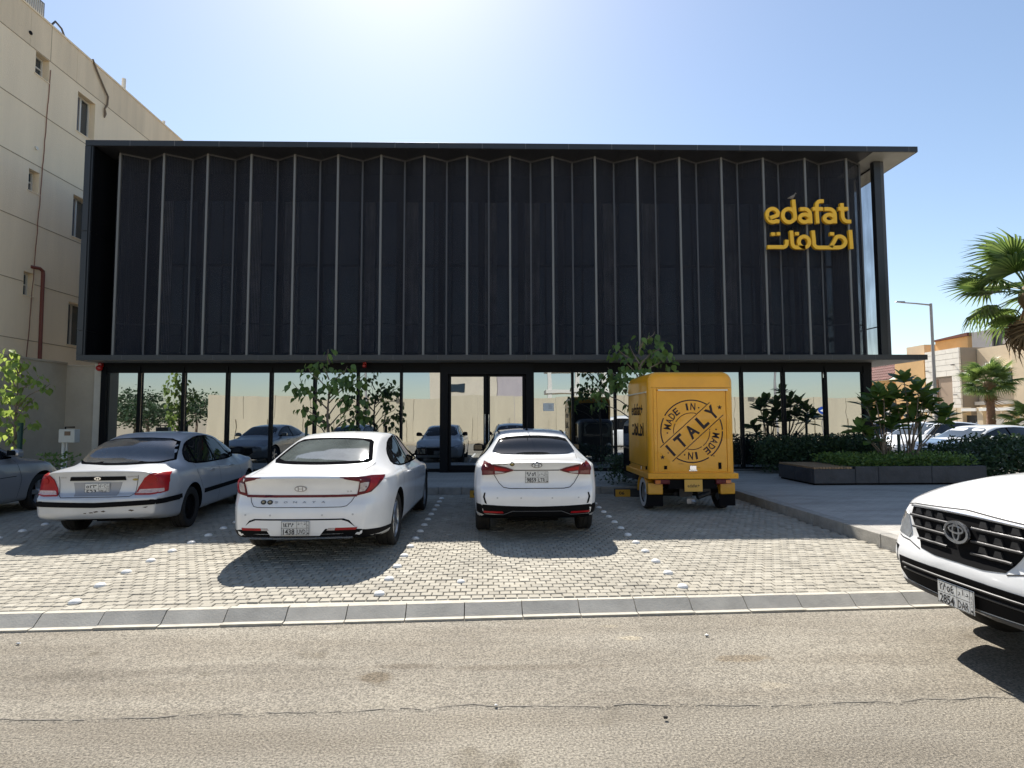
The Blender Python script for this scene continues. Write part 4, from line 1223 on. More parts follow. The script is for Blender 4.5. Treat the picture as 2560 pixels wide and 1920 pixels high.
c.seam('rear', [(.56, 1.0), (.58, 1.06), (.60, 1.10)], .006, SEAM, mirror=True)
c.seam('rear', [(.575, .868), (.58, 1.0)], .006, SEAM, mirror=True)
c.decal('bumper_slit', 'rear', [(.66, .49), (.685, .50), (.71, .58), (.695, .635), (.678, .635), (.688, .58)], BLACKP, off=.006, mirror=True, grid=.04)
c.decal('lower_bumper', 'rear', [(-.80, .485), (-.4, .470), (0, .462), (.4, .470), (.80, .485), (.80, .36), (.6, .335), (-.6, .335), (-.80, .36)], BLACKP, off=.007, grid=.05)
c.seam('rear', [(-.69, .362), (-.44, .358), (-.32, .405), (.32, .405), (.44, .358), (.69, .362)], .007, GREYL, name='chrome_strip', off=.010)
c.decal('reflector', 'rear', [(.44, .375), (.70, .378), (.70, .402), (.45, .398)], LRED, off=.012, mirror=True, grid=.04)
for r_ in (-.52, -.21, .20, .55): c.decal('parking_sensor', 'rear', ell(r_, .572, .011, .011, 12), mat('sensor grey', (.45, .45, .46), .5), off=.004, grid=.02)
c.plate('rear', 0, .838, ('٩٨٥٩', 'ر ط ل'), ('9859', 'LTR'), off=.004)
c.mirrors(2.92, 1.03, BLACKP)
c.handles([(1.7, .88), (2.55, .87)], WHITEP)
MB().tube([(1.42, .065, 1.425), (1.36, .065, 1.475), (1.12, .065, 1.66)], [.011, .007, .005], 7).tube([(1.46, .065, 1.43), (1.38, .065, 1.455)], [.022, .012], 8).build('aerial', BLACKP, c.t, True)
for sgn in (1, -1):
    pts = []
    for x_ in [1.32 + .09 * i for i in range(14)]:
        h, n, d = c.hit('top', x_, sgn * (interp(spec['Wt'], x_) * .93)); pts.append(h + n * .002)
    MB().tube(pts, .011, 6).build('roof_channel', BLACKP, c.t, True)
c.decal('head_lamp', 'front', [(.42, .72), (.60, .76), (.76, .80), (.72, .66), (.5, .64)], HEADL, off=.006, mirror=True)
c.decal('grille', 'front', [(-.40, .66), (.40, .66), (.44, .50), (.30, .38), (-.30, .38), (-.44, .50)], BLACKP, off=.006)
c.plate('front', 0, .45, ('٩٨٥٩', 'ر ط ل'), ('9859', 'LTR'))
c.seam('right', [(1.06, 1.06), (1.1, .85), (1.3, .55)], .006, SEAM, mirror=True); c.seam('right', [(2.12, .98), (2.16, .6), (2.1, .28)], .006, SEAM, mirror=True)

# ================= old silver sedan
spec = sedan(4.525, .86, 1.425, .945, .86, (.62, 1.42), (1.6, 2.4), (2.62, 3.42), 1.0, 3.61, wr=.302, kr=.13, rim=.66, tw=.19)
spec['rear'] = [(.2, .10), (.30, .03), (.36, .0), (.56, .0), (.60, .03), (.64, .075), (.80, .09), (.88, .08), (.945, .06), (1.1, .08)]
hd = math.pi / 2 + R(6.2)
ela = Car('parked_sedan', 'old silver sedan with scuffed rear bumper and black steel wheels', 'car', spec, SILVP, (-5.37, 7.80, 0), hd)
c = ela
c.wheels('steel', BLACKP)
side_glass(c, [(1.02, .99), (1.12, 1.12), (1.36, 1.25), (1.75, 1.33), (2.15, 1.335), (2.5, 1.28), (2.85, 1.13), (3.1, .965), (2.6, .935), (1.3, .945)], splits=[((1.26, .94), (1.34, 1.24)), ((2.02, .935), (2.0, 1.335))])
c.decal('window_surround', 'rear', [(-.66, .99), (0, .968), (.66, .99), (.605, 1.13), (.515, 1.315), (0, 1.342), (-.515, 1.315), (-.605, 1.13)], FRIT, off=.004, smooth=1, grid=.035)
c.decal('rear_window', 'rear', [(-.63, 1.005), (0, .985), (.63, 1.005), (.58, 1.13), (.49, 1.30), (0, 1.325), (-.49, 1.30), (-.58, 1.13)], mat('dusty tinted glass', (.045, .052, .06), .10, spec=.6, coat=.5, var=.3, scale=3), off=.010, smooth=1, grid=.04)
c.decal('windscreen', 'front', [(-.62, 1.04), (0, 1.08), (.62, 1.04), (.50, 1.31), (0, 1.35), (-.50, 1.31)], CARGLASS, smooth=1, grid=.08)
tl = c.decal('tail_lamp', 'rear', [(.475, .605), (.50, .70), (.56, .82), (.62, .875), (.70, .885), (.785, .88), (.80, .76), (.79, .62), (.66, .60)], LRED, off=.014, mirror=True, grid=.035)
for o, sgn in zip(tl, (1, -1)):
    c.decal('lamp_clear', 'rear', [(sgn * a, b) for a, b in [(.485, .612), (.52, .672), (.77, .675), (.775, .625), (.66, .608)]], mat('pink clear lens', (.50, .36, .33), .2, coat=.7, var=.3, scale=30), off=.018, parent=o, grid=.03)
    c.decal('lamp_bulb', 'rear', ell(sgn * .665, .80, .045, .04, 14), LORG if False else LRED, off=.022, parent=o, grid=.03)
c.decal('tail_lamp', 'right', [(.15, .87), (.27, .875), (.30, .76), (.27, .63), (.15, .61)], LRED, off=.008, mirror=True)
c.decal('boot_garnish', 'rear', [(-.345, .80), (.345, .80), (.335, .852), (-.335, .852)], BLACKP, off=.014, grid=.05)
em = c.decal('badge', 'rear', ell(0, .828, .042, .024, 18), CHROME, off=.020, grid=.02)
c.lettering('badge_letter', 'rear', [('H', 0, .828, .036, .028)], BLACKP, parent=em, off=.0225)
c.lettering('model_lettering', 'rear', [('ELANTRA', .43, .845, .13, .02), ('GLS', -.43, .845, .07, .018)], GREYL)
c.decal('round_sticker', 'rear', ell(.455, .805, .035, .016, 14), mat('sticker gold', (.33, .26, .08), .6), off=.006, grid=.02)
c.seam('rear', [(-.49, .86), (-.47, .62), (-.42, .585), (.42, .585), (.47, .62), (.49, .86)], .007, SEAM)
c.decal('plate_recess', 'rear', [(-.30, .775), (.30, .775), (.26, .60), (-.26, .60)], mat('silver recess shade', (.27, .275, .29), .42, .4), off=.004, grid=.05)  # shade of the recess painted as a darker silver overlay
c.decal('bumper_strip', 'rear', [(-.84, .54), (0, .515), (.84, .54), (.84, .475), (0, .45), (-.84, .475)], BLACKP, off=.012, grid=.05)
c.decal('bumper_strip', 'right', [(.06, .475), (.06, .54), (.60, .55), (.62, .49)], BLACKP, off=.012, mirror=True, grid=.05)
SCUFF = mat('scuffed primer', (.07, .05, .035), .8)
for q, (a, b, s_) in enumerate(((.03, .395, .5), (.12, .40, .4), (-.03, .385, .35), (.46, .405, .45), (.62, .44, .4), (-.10, .38, .3))):
    rq = random.Random(q + 9)
    c.decal('scuff', 'rear', [(a + .09 * s_ * math.cos(k * .7) * rq.uniform(.4, 1.2), b + .025 * s_ * math.sin(k * .7) * rq.uniform(.3, 1.5)) for k in range(9)], SCUFF, off=.002, grid=.03, skirt=.003)
c.plate('rear', -.0, .69, ('٥٢٣', 'ي ر ح'), ('523', 'YRH'), off=.008)
c.mirrors(2.93, .98, BLACKP)
c.handles([(1.72, .80), (2.62, .80)], mat('silver handle', (.5, .5, .5), .3, .8))
c.decal('side_moulding', 'right', [(1.42, .46), (1.42, .525), (3.12, .53), (3.12, .465)], BLACKP, off=.010, mirror=True, grid=.06)
c.seam('right', [(1.14, .98), (1.16, .8), (1.34, .55)], .006, SEAM, mirror=True); c.seam('right', [(2.05, .93), (2.09, .6), (2.05, .27)], .006, SEAM, mirror=True); c.seam('right', [(3.0, .95), (3.14, .6), (3.08, .27)], .006, SEAM, mirror=True)
c.decal('head_lamp', 'front', [(.38, .70), (.55, .76), (.74, .76), (.72, .62), (.45, .60)], HEADL, off=.006, mirror=True)
c.decal('grille', 'front', [(-.30, .70), (.30, .70), (.28, .60), (-.28, .60)], BLACKP, off=.006)

# ================= grey sedan at the left edge
spec = sedan(4.72, .90, 1.43, 1.03, .83, (.70, 1.5), (1.8, 2.5), (2.75, 3.62), 1.02, 3.86, wr=.32, rim=.72)
c = Car('parked_sedan', 'grey sedan cut off by the left edge, only its nose and door mirror showing', 'car', spec, GREYP, (-8.98, 6.83, 0), math.pi / 2 + R(3))
c.wheels('five', SILVERM)
side_glass(c, [(1.1, 1.07), (1.3, 1.2), (1.7, 1.31), (2.2, 1.34), (2.65, 1.295), (3.05, 1.13), (3.32, .985), (2.7, .965), (1.7, .98)], splits=[((2.2, .965), (2.18, 1.34))])
c.decal('rear_window', 'rear', [(-.60, 1.10), (0, 1.085), (.60, 1.10), (.49, 1.31), (0, 1.335), (-.49, 1.31)], CARGLASS, smooth=1, grid=.07)
c.decal('windscreen', 'front', [(-.66, 1.01), (0, 1.05), (.66, 1.01), (.52, 1.32), (0, 1.36), (-.52, 1.32)], CARGLASS, smooth=1, grid=.08)
c.decal('tail_lamp', 'rear', [(.44, .80), (.5, .92), (.74, .95), (.78, .84), (.7, .78)], LDRED, off=.01, mirror=True)
c.mirrors(3.12, .99, GREYP)
c.handles([(1.85, .86), (2.75, .84)], GREYP)
c.seam('right', [(2.24, .96), (2.28, .6), (2.24, .28)], .006, SEAM, mirror=True); c.seam('right', [(3.22, .94), (3.32, .6), (3.26, .28)], .006, SEAM, mirror=True)
c.seam('right', [(1.5, .62), (3.2, .66)], .01, SEAM, name='door_crease', mirror=True)
c.decal('head_lamp', 'front', [(.42, .66), (.60, .70), (.78, .74), (.74, .62), (.5, .59)], HEADL, off=.006, mirror=True)
c.decal('grille', 'front', [(-.40, .62), (.40, .62), (.44, .46), (.30, .36), (-.30, .36), (-.44, .46)], BLACKP, off=.006)

# ================= white off-road car, nose entering at the right edge (stands on the road, 0.1 m lower)
L_ = 4.795
spec = dict(L=L_, HW=.925, xr=1.07, xf=3.82, zc=.72, wr=.385, tw=.265, rim=.62, kr=.14, kf=.15, gap=.07, inset=.02,
            top=[(0, 1.62), (.08, 1.72), (.5, 1.80), (1.6, 1.83), (2.5, 1.815), (2.75, 1.78), (3.1, 1.58), (3.42, 1.345), (3.52, 1.29), (3.9, 1.245), (4.3, 1.19), (4.6, 1.135), (4.74, 1.095), (L_, 1.045)],
            belt=[(0, 1.12), (1.2, 1.13), (2.6, 1.10), (3.5, 1.10), (4.0, 1.06), (4.5, .99), (L_, .90)],
            W=[(0, .84), (.2, .895), (.8, .92), (3.9, .925), (4.35, .885), (4.65, .775), (L_, .67)],
            Wt=[(0, .66), (.6, .69), (2.6, .67), (3.4, .74), (3.6, .80), (4.3, .76), (4.7, .64), (L_, .56)],
            zb=[(0, .45), (.5, .36), (1.5, .33), (3.6, .33), (4.3, .36), (L_, .42)],
            rear=[(.3, .14), (.5, .02), (.7, 0), (.8, .05), (1.1, .06), (1.6, .10), (1.9, .2)],
            front=[(.25, .16), (.40, .05), (.52, .03), (.64, .0), (.72, .015), (.80, .045), (.95, .055), (1.05, .08), (1.2, .30)])
suv = Car('off_road_car', 'white off-road car with black slatted grille, nose entering from the right edge', 'car', spec, WHITEP, (3.06 + L_, 3.84, -.08), math.pi)
c = suv
c.wheels('six', SILVERM)
# in the front view +a is the vehicle's right, which is the far side here
gr = c.decal('grille', 'front', [(-.49, 1.01), (-.25, 1.03), (0, 1.035), (.25, 1.03), (.49, 1.01), (.50, .95), (.43, .84), (.35, .735), (.2, .715), (-.2, .715), (-.35, .735), (-.43, .84), (-.50, .95)], BLACKP, off=.004, grid=.05)
GRBAR = mat('satin grille bar', (.06, .06, .063), .3, .5)
for zz, ww in ((.955, .485), (.875, .45), (.795, .385)):
    for sgn in (1, -1):
        P_ = []
        for k in range(9):
            a = sgn * (.10 + (ww - .10) * k / 8)
            h, n, d = c.hit('front', a, zz); P_.append(h + n * .018)
        MB().tube(P_, [.010] * 9, 6).build('grille_slat', GRBAR, gr, True)
    for sgn in (1, -1):
        for a in (.18, .29, .40):
            if a > ww - .05: continue
            h, n, d = c.hit('front', sgn * a, zz + .035)
            MB().hexa([h + n * .004 + Vector((0, y_, z_)) for y_, z_ in ((-.035, -.02), (.035, -.02), (.02, .02), (-.02, .02))], [h + n * .016 + Vector((0, y_, z_)) for y_, z_ in ((-.035, -.02), (.035, -.02), (.02, .02), (-.02, .02))]).build('grille_cell', GRBAR, gr)
P_ = [c.hit('front', a, 1.018 + .012 * (1 - (a / .49) ** 2)) for a in [-.49 + .098 * k for k in range(11)]]
MB().tube([h + n * .012 for h, n, d in P_], .010, 6).build('grille_strip', CHROME, gr, True)
h0, n0, d0 = c.hit('front', 0, .915)
def emb(a, b, dd): return (h0.x + .028 + dd, -a, .915 + b)
eb = MB()
stroke(eb, ell(0, 0, .095, .066, 32) + [ell(0, 0, .095, .066, 32)[0]], .017, emb, 0, .018, closed=True)
stroke(eb, ell(0, .018, .060, .024, 24) + [ell(0, .018, .060, .024, 24)[0]], .012, emb, 0, .016, closed=True)
stroke(eb, ell(0, .002, .026, .056, 24) + [ell(0, .002, .026, .056, 24)[0]], .012, emb, 0, .017, closed=True)
be_ = eb.build('badge', CHROME, gr, True)
MB().prism(ell(0, 0, .09, .062, 28), -.03, .002, emb).build('badge_back', BLACKP, be_)
hl = c.decal('head_lamp', 'front', [(.53, .95), (.62, .985), (.74, .985), (.76, .90), (.66, .80), (.52, .78), (.49, .82)], HEADL, off=.006, mirror=True, grid=.04)
c.decal('head_lamp', 'right', [(4.28, .97), (4.55, .985), (4.70, .97), (4.70, .87), (4.45, .88)], HEADL, off=.006, mirror=True, grid=.05)
c.decal('lower_intake', 'front', [(-.60, .63), (0, .635), (.60, .63), (.64, .52), (.56, .46), (0, .44), (-.56, .46), (-.64, .52)], BLACKP, off=.005, grid=.05)
for zz in (.585, .545):
    P_ = [c.hit('front', -.56 + .14 * k, zz) for k in range(9)]
    MB().tube([h + n * .01 for h, n, d in P_], .008, 6).build('intake_bar', GRBAR, c.t, True)
c.decal('skid_panel', 'front', [(-.62, .455), (0, .43), (.62, .455), (.58, .425), (0, .415), (-.58, .425)], mat('dark lower bumper', (.03, .03, .032), .5), off=.010, grid=.05)
for sgn in (1, -1):
    c.decal('fog_lamp_recess', 'front', [(sgn * .62, .70), (sgn * .80, .73), (sgn * .81, .55), (sgn * .70, .50), (sgn * .66, .58)], BLACKP, off=.004, grid=.05)
    h, n, d = c.hit('front', sgn * .73, .61)
    MB().lathe([(.0001, .0), (.035, .0), (.045, -.01), (.045, -.04)], 20, lambda a, b, cc: (h.x + cc + .01, h.y + a, h.z + b)).build('fog_lamp', HEADL, c.t, True)
c.seam('front', [(.36, .725), (.50, .76), (.60, .765), (.74, .80)], .008, SEAM, mirror=True)
c.seam('front', [(-.70, 1.0), (-.5, 1.035), (0, 1.06), (.5, 1.035), (.70, 1.0)], .008, SEAM)
c.plate('front', 0.02, .484, ('٢٨٥٤', 'ر ا د'), ('2854', 'DAR'), off=.03)
c.decal('windscreen', 'front', [(-.70, 1.36), (0, 1.40), (.70, 1.36), (.60, 1.70), (0, 1.745), (-.60, 1.70)], CARGLASS, smooth=1, grid=.08)
side_glass(c, [(.35, 1.20), (.5, 1.55), (1.2, 1.66), (2.4, 1.66), (2.75, 1.52), (3.1, 1.22), (2.4, 1.17)], splits=[((1.2, 1.17), (1.16, 1.66)), ((2.1, 1.17), (2.06, 1.66))])
c.decal('rear_window', 'rear', [(-.6, 1.2), (.6, 1.2), (.52, 1.6), (-.52, 1.6)], CARGLASS, smooth=1, grid=.08)
c.decal('tail_lamp', 'rear', [(.58, 1.0), (.76, 1.02), (.74, 1.16), (.55, 1.12)], LRED, off=.01, mirror=True)
c.mirrors(2.95, 1.18, WHITEP)
c.handles([(1.35, 1.0), (2.35, 1.0)], CHROME)
c.seam('top', [(3.55, -.74), (4.2, -.70), (4.66, -.58)], .008, SEAM); c.seam('top', [(3.55, .74), (4.2, .70), (4.66, .58)], .008, SEAM)
for sgn in (1, -1):
    c.seam('right', [(1.2, 1.1), (1.25, .8), (1.2, .45)], .006, SEAM, mirror=True); break
c.seam('right', [(2.1, 1.1), (2.12, .8), (2.1, .45)], .006, SEAM, mirror=True); c.seam('right', [(3.1, 1.15), (3.2, .8), (3.15, .45)], .006, SEAM, mirror=True)

# ================= white cars parked in the side street behind the planting
def crossover(label, loc, hdg, paint, H=1.62, group='white cars parked in the side street'):
    L2 = 4.55
    sp2 = sedan(L2, .91, H, 1.12, .98, (.25, .9), (1.3, 2.3), (2.5, 3.4), .92, 3.6, wr=.345)
    sp2['top'] = [(0, 1.16), (.05, 1.22), (.35, H - .16), (.7, H - .06), (1.6, H), (2.3, H - .03), (2.6, H - .10), (3.0, H - .29), (3.38, 1.10), (3.55, 1.06), (4.2, .97), (4.42, .88), (L2, .78)]
    sp2['belt'] = [(0, 1.02), (1, 1.04), (2.6, .99), (3.4, .97), (4.1, .88), (L2, .70)]
    cc = Car('parked_car', label, 'car', sp2, paint, loc, hdg, group)
    cc.wheels('five', SILVERM)
    side_glass(cc, [(.35, 1.12), (.7, H - .16), (1.5, H - .09), (2.2, H - .10), (2.7, H - .24), (3.2, 1.06), (2.3, 1.03)], splits=[((2.0, 1.03), (1.98, H - .1))])
    cc.decal('windscreen', 'front', [(-.68, 1.10), (0, 1.14), (.68, 1.10), (.56, H - .12), (0, H - .07), (-.56, H - .12)], mat('windscreen glass', (.05, .062, .075), .06, spec=.5), smooth=1, grid=.08)
    cc.mirrors(2.95, 1.05, paint)
    cc.handles([(1.6, .92), (2.6, .90)], CHROME)
    cc.decal('head_lamp', 'front', [(.45, .78), (.62, .82), (.80, .86), (.76, .73), (.5, .70)], HEADL, off=.006, mirror=True)
    cc.decal('grille', 'front', [(-.42, .78), (.42, .78), (.42, .56), (.30, .46), (-.30, .46), (-.42, .56)], BLACKP, off=.006)
    cc.seam('front', [(-.4, .79), (.4, .79)], .02, CHROME, 'grille_strip', .01)
    cc.seam('right', [(2.04, 1.0), (2.08, .6), (2.0, .3)], .007, SEAM, mirror=True)
    cc.decal('rear_window', 'rear', [(-.55, 1.2), (.55, 1.2), (.46, H - .2), (-.46, H - .2)], CARGLASS, smooth=1, grid=.08)
    cc.decal('tail_lamp', 'rear', [(.5, .95), (.76, .97), (.72, 1.08), (.5, 1.05)], LRED, off=.01, mirror=True)
    return cc
crossover('white crossover in the side street seen behind the flowering shrub', (17.4, 20.6, -.096), math.pi + R(14), WHITEP, 1.60)
crossover('white car with chrome grille strip at the right edge, nearer than the crossover', (16.55, 17.5, -.096), math.pi + R(14), WHITEP, 1.50)
crossover('white car in the side street almost hidden by the shrub next to the glass corner', (18.1, 25.2, -.096), math.pi + R(12), WHITEP, 1.55)
# ------------------------------------------------------------------ yellow three-wheeled van
VY = mat('amber van paint', (0.76, 0.34, 0.004), 0.4, coat=.25, var=.09, scale=2.2)
VY2 = mat('amber lower paint', (0.62, 0.30, 0.012), 0.45, coat=.4, var=.08, scale=6)
STAMP = mat('dark stencil paint', (0.020, 0.010, 0.010), .7, var=.5, scale=40)
van = thing('delivery_van', 'amber three-wheeled box van stencilled MADE IN ITALY, parked by the shop entrance', 'van', (3.33, 9.86, 0), 0)
# local frame: x right, y forward (towards the shop), z up; origin under the rear face of the box
def rbox(hx, y0, y1, z0, z1, r, name, m, parent, n=6, rbot=.0, ry=.10):
    """box with rounded long top edges and softened rear and front edges"""
    def outline(k):
        pts = []
        for i in range(n + 1):
            a = math.pi / 2 * i / n
            pts.append((hx - r + r * math.cos(a), z1 - r + r * math.sin(a)))
        for i in range(n + 1):
            a = math.pi / 2 + math.pi / 2 * i / n
            pts.append((-hx + r + r * math.cos(a), z1 - r + r * math.sin(a)))
        pts = pts + [(-hx, z0), (hx, z0)]
        zc = (z0 + z1) / 2
        return [(x - k * (1 if x > 0 else -1), z0 + (z - z0) * (1 - k / (z1 - z0))) for x, z in pts]
    rings = []
    m_ = 5
    for i in range(m_ + 1):
        a = math.pi / 2 * i / m_
        rings.append((y0 + ry * (1 - math.sin(a)), ry * (1 - math.cos(a))))
    R_ = [(y, k) for y, k in rings][::-1]
    seq = []
    for i in range(m_ + 1):
        a = math.pi / 2 * (1 - i / m_)
        seq.append((y0 + ry * (1 - math.sin(a)), ry * (1 - math.cos(a)) * 1.0))
    seq = [(y0 + ry * (1 - math.sin(math.pi / 2 * i / m_)), ry * (1 - math.cos(math.pi / 2 * i / m_))) for i in range(m_ + 1)]
    seq = sorted([(y0 + ry * (1 - math.cos(math.pi / 2 * i / m_)), ry * (1 - math.sin(math.pi / 2 * i / m_))) for i in range(m_ + 1)])
    seq2 = [(y1 - (y - y0), k) for y, k in seq][::-1]
    v = []; f = []
    allr = seq + seq2
    for y, k in allr: v += [(x, y, z) for x, z in outline(k)]
    N = len(outline(0))
    for i in range(len(allr) - 1):
        for k in range(N): f.append((i * N + k, i * N + (k + 1) % N, (i + 1) * N + (k + 1) % N, (i + 1) * N + k))
    f.append(tuple(range(N))); f.append(tuple(range((len(allr) - 1) * N, len(allr) * N)))
    return MB().add(v, f).build(name, m, parent, True, angle=40)
BH = .745
box = rbox(BH, .0, 1.62, .66, 2.42, .17, 'cargo_box', VY, van, ry=.10)
# lower rim of the box
MB().box(-BH - .035, BH + .035, -.045, 1.66, .575, .672).build('box_rim', VY, van, bevel=.012)
# rear door, frame mouldings, drip rail
dr = MB().box(-.60, .60, -.012, .02, .695, 2.095).build('rear_door', VY, van, bevel=.006)
for a in ((-.66, -.605), (.605, .66)): MB().box(a[0], a[1], -.02, .02, .69, 2.12).build('door_frame', VY, dr, bevel=.006)
MB().box(-.60, .60, -.02, .02, 2.10, 2.135).build('door_frame', VY, dr, bevel=.005)
RAIL = mat('pale rail', (.68, .62, .50), .35, .3)
MB().box(-.585, .625, -.055, .01, 2.085, 2.112).build('drip_rail', RAIL, van, bevel=.005)
MB().box(-BH - .02, -BH + .02, .12, 1.52, 2.06, 2.085).build('drip_rail', RAIL, van, bevel=.004)
lt = MB().box(-.055, .055, -.035, .0, .72, .80).box(-.07, .07, -.03, .0, .705, .73).build('door_latch', CHROME, dr, bevel=.004)
for x_ in (-.47, .47): MB().box(x_ - .025, x_ + .025, -.022, 0, .74, .80 + (.05 if x_ > 0 else 0)).build('door_hinge', BLACKP, dr)
for x_, y_ in ((-BH - .006, .18), (-BH - .006, 1.45)): MB().box(x_ - .01, x_ + .01, y_ - .025, y_ + .025, .72, .78).build('side_latch', BLACKP, van)
MB().tube([(-BH - .03, .45, .70), (-BH - .03, .45, .76)], .012, 8).build('side_latch', CHROME, van)
rvm = MB().lathe([(.0001, .006), (.005, .005), (.008, .0)], 8, lambda a, b, c_: (a, -c_, b)).mesh('rivet', VY2, True)
for k_ in range(17): place('rivet', rvm, van, Matrix.Translation((-.72 + .09 * k_, -.0455, .622)))
for k_ in range(11):
    for s_ in (-1, 1): place('rivet', rvm, dr, Matrix.Translation((s_ * .632, -.0205, .76 + .128 * k_)))
DIRT = mat('road grime on amber', (.30, .16, .03), .8, var=.5, scale=9)
for x_, z_, w_, h_ in ((.33, .98, .03, .008), (.37, .965, .018, .012), (-.2, .83, .05, .006), (.1, .77, .03, .005), (-.42, 1.02, .012, .02), (.52, 1.25, .008, .03)):
    MB().add([(x_ + w_ * math.cos(k_ * .7) * (1 + .3 * math.sin(k_ * 5)), -.0135, z_ + h_ * math.sin(k_ * .7)) for k_ in range(9)], [tuple(range(9))]).build('scuff', DIRT, dr)
PSEAM = mat('panel seam', (.16, .075, .004), .8)
MB().box(-BH - .003, -BH + .002, .14, 1.5, .76, .766).box(-BH - .003, -BH + .002, .14, .146, .766, 2.04).box(-BH - .003, -BH + .002, 1.494, 1.5, .766, 2.04).build('panel_seam', PSEAM, box)
MB().box(-.70, .70, -.0016, .002, 2.142, 2.147).build('panel_seam', PSEAM, box)
# stencil on the rear door: ring, diagonal band, lettering
CX, CZ = -.005, 1.39
TH = R(41.5)
def onrear(x, z, d=0.0): return (x, -.0150 - d, z)
sten = MB()
def inband(p, lim): return abs(-(p[0] - CX) * math.sin(TH) + (p[1] - CZ) * math.cos(TH)) < lim
def ringarc(r, wd):
    seg = []
    for k in range(145):
        a = 2 * math.pi * k / 144
        p = (CX + r * math.cos(a), CZ + r * math.sin(a))
        if inband(p, .165) or (k * 7) % 61 == 0:
            if len(seg) > 1: stroke(sten, seg, wd, lambda x, y, d: onrear(x, y, d), 0, .0012)
            seg = []
        else: seg.append(p)
    if len(seg) > 1: stroke(sten, seg, wd, lambda x, y, d: onrear(x, y, d), 0, .0012)
ringarc(.535, .020); ringarc(.315, .012)
ux, uz = math.cos(TH), math.sin(TH)
def B(u, v_): return (CX + ux * u - uz * v_, CZ + uz * u + ux * v_)
for v_, a, b in ((.158, -.60, .57), (-.158, -.60, .60)):
    stroke(sten, [B(a, v_), B(b, v_)], .013, lambda x, y, d: onrear(x, y, d), 0, .0012)
for ch, u, wd in (('I', -.50, .045), ('T', -.26, .17), ('A', .0, .185), ('L', .25, .15), ('Y', .48, .18)):
    cx_, cz_ = B(u, 0)
    text(sten, ch, cx_, cz_, wd, .235, lambda x, z: onrear(x, z, .001), rot=TH, bold=.035)
def ringtext(s_, r, a0, step, flip=False):
    for i, ch in enumerate(s_):
        if ch == ' ': continue
        a = R(a0 - step * i)
        x_, z_ = CX + r * math.cos(a), CZ + r * math.sin(a)
        if ch == '.':
            sten.add([onrear(x_ + .014 * math.cos(k * math.pi / 4), z_ + .014 * math.sin(k * math.pi / 4), .001) for k in range(8)], [tuple(range(8))])
        else:
            text(sten, ch, x_, z_, .035 if ch == 'I' else .085, .125, lambda x, z: onrear(x, z, .001), rot=a - math.pi / 2, bold=.02)
ringtext('.MADE IN.', .425, 184, 14.0)
ringtext('.MADE IN.', .425, 4, 14.0)
def star(cx_, cz_, r):
    P_ = []
    for k in range(10):
        a = math.pi / 2 + k * math.pi / 5; q = r if k % 2 == 0 else r * .42
        P_.append(onrear(cx_ + q * math.cos(a), cz_ + q * math.sin(a), .001))
    sten.add(P_ + [onrear(cx_, cz_, .001)], [(k, (k + 1) % 10, 10) for k in range(10)])
star(.49, 1.80, .045); star(-.52, .945, .045)
me = bpy.data.meshes.new('stencil'); me.from_pydata(sten.v, [], sten.f); me.materials.append(STAMP)
place('stencil', me, dr)
# lettering on the left flank
fl = MB()
def onleft(u, z): return (-BH - .004, .80 - u, z)
def onleft3(u, z, d): return (-BH - .003 - d, .80 - u, z)
text(fl, 'edafat+', -.02, 1.78, .85, .22, onleft, bold=.015)
KK = .0021
def LS(px, py, d): return onleft3((px - 470) * KK * .75, 1.42 + (725 - py) * KK * .9, d)
for pts in ([(737, 664), (741, 788)], [(570, 780), (640, 780), (672, 778)] + arc(664, 742, 38, 36, 60, -120, 12) + [(626, 745), (604, 778)], [(492, 668), (497, 740)] + arc(520, 752, 24, 28, 180, 90, 6) + [(570, 780)],
            [(350, 670), (354, 740)] + arc(380, 750, 26, 30, 180, 90, 6) + [(400, 780), (436, 780)] + arc(432, 744, 34, 36, 80, -280, 24), [(191, 778), (296, 778)] + arc(296, 752, 22, 26, 90, 0, 6) + [(320, 730)],
            [(602, 690), (630, 690)], [(374, 690), (400, 690)], [(218, 693), (278, 693)]):
    stroke(fl, pts, 24, LS, 0, .002)
me = bpy.data.meshes.new('side_lettering'); me.from_pydata(fl.v, [], fl.f); me.materials.append(STAMP)
place('side_lettering', me, box)
# chassis, axle, wheels, mudguards
MB().box(-.42, .42, .02, 1.7, .40, .58).box(-.60, .60, .30, .44, .30, .38).build('chassis', BLACKP, van)
ch = MB()
ch.tube([(-.56, .50, .27), (.56, .50, .27)], .05, 10).tube([(-.28, .1, .30), (-.1, .3, .34), (.2, .35, .30)], .035, 8).tube([(.1, .08, .25), (.32, .12, .32)], .045, 10)
ch.box(-.22, .0, .05, .35, .26, .44).box(.12, .34, .1, .45, .30, .50)
ch.build('axle', mat('oily metal', (.03, .028, .026), .5, .5, var=.4, scale=12), van, True)
MB().tube([(-.04, -.02, .2), (.02, -.03, .19)], .03, 8).box(-.12, .02, -.03, .02, .16, .24).build('exhaust', GREYL, van)
wt = MB().lathe([(.16, -.06), (.17, -.075), (.255, -.08), (.29, -.06), (.295, 0), (.29, .06), (.255, .08), (.17, .075), (.16, .06)], 36, lambda a, b, c_: (c_, a, b), closed=True).mesh('tyre', RUBBER, True)
wr_ = MB().lathe([(.0001, -.05), (.05, -.055), (.07, -.02), (.13, -.03), (.165, -.06), (.175, -.06), (.16, .05), (.0001, .04)], 30, lambda a, b, c_: (c_, a, b)).mesh('rim', SILVERM, True)
ww = MB().lathe([(.178, -.0765), (.252, -.0815), (.252, -.078), (.178, -.073)], 36, lambda a, b, c_: (c_, a, b), closed=True).mesh('white_wall', mat('white sidewall', (.55, .54, .52), .7), True)
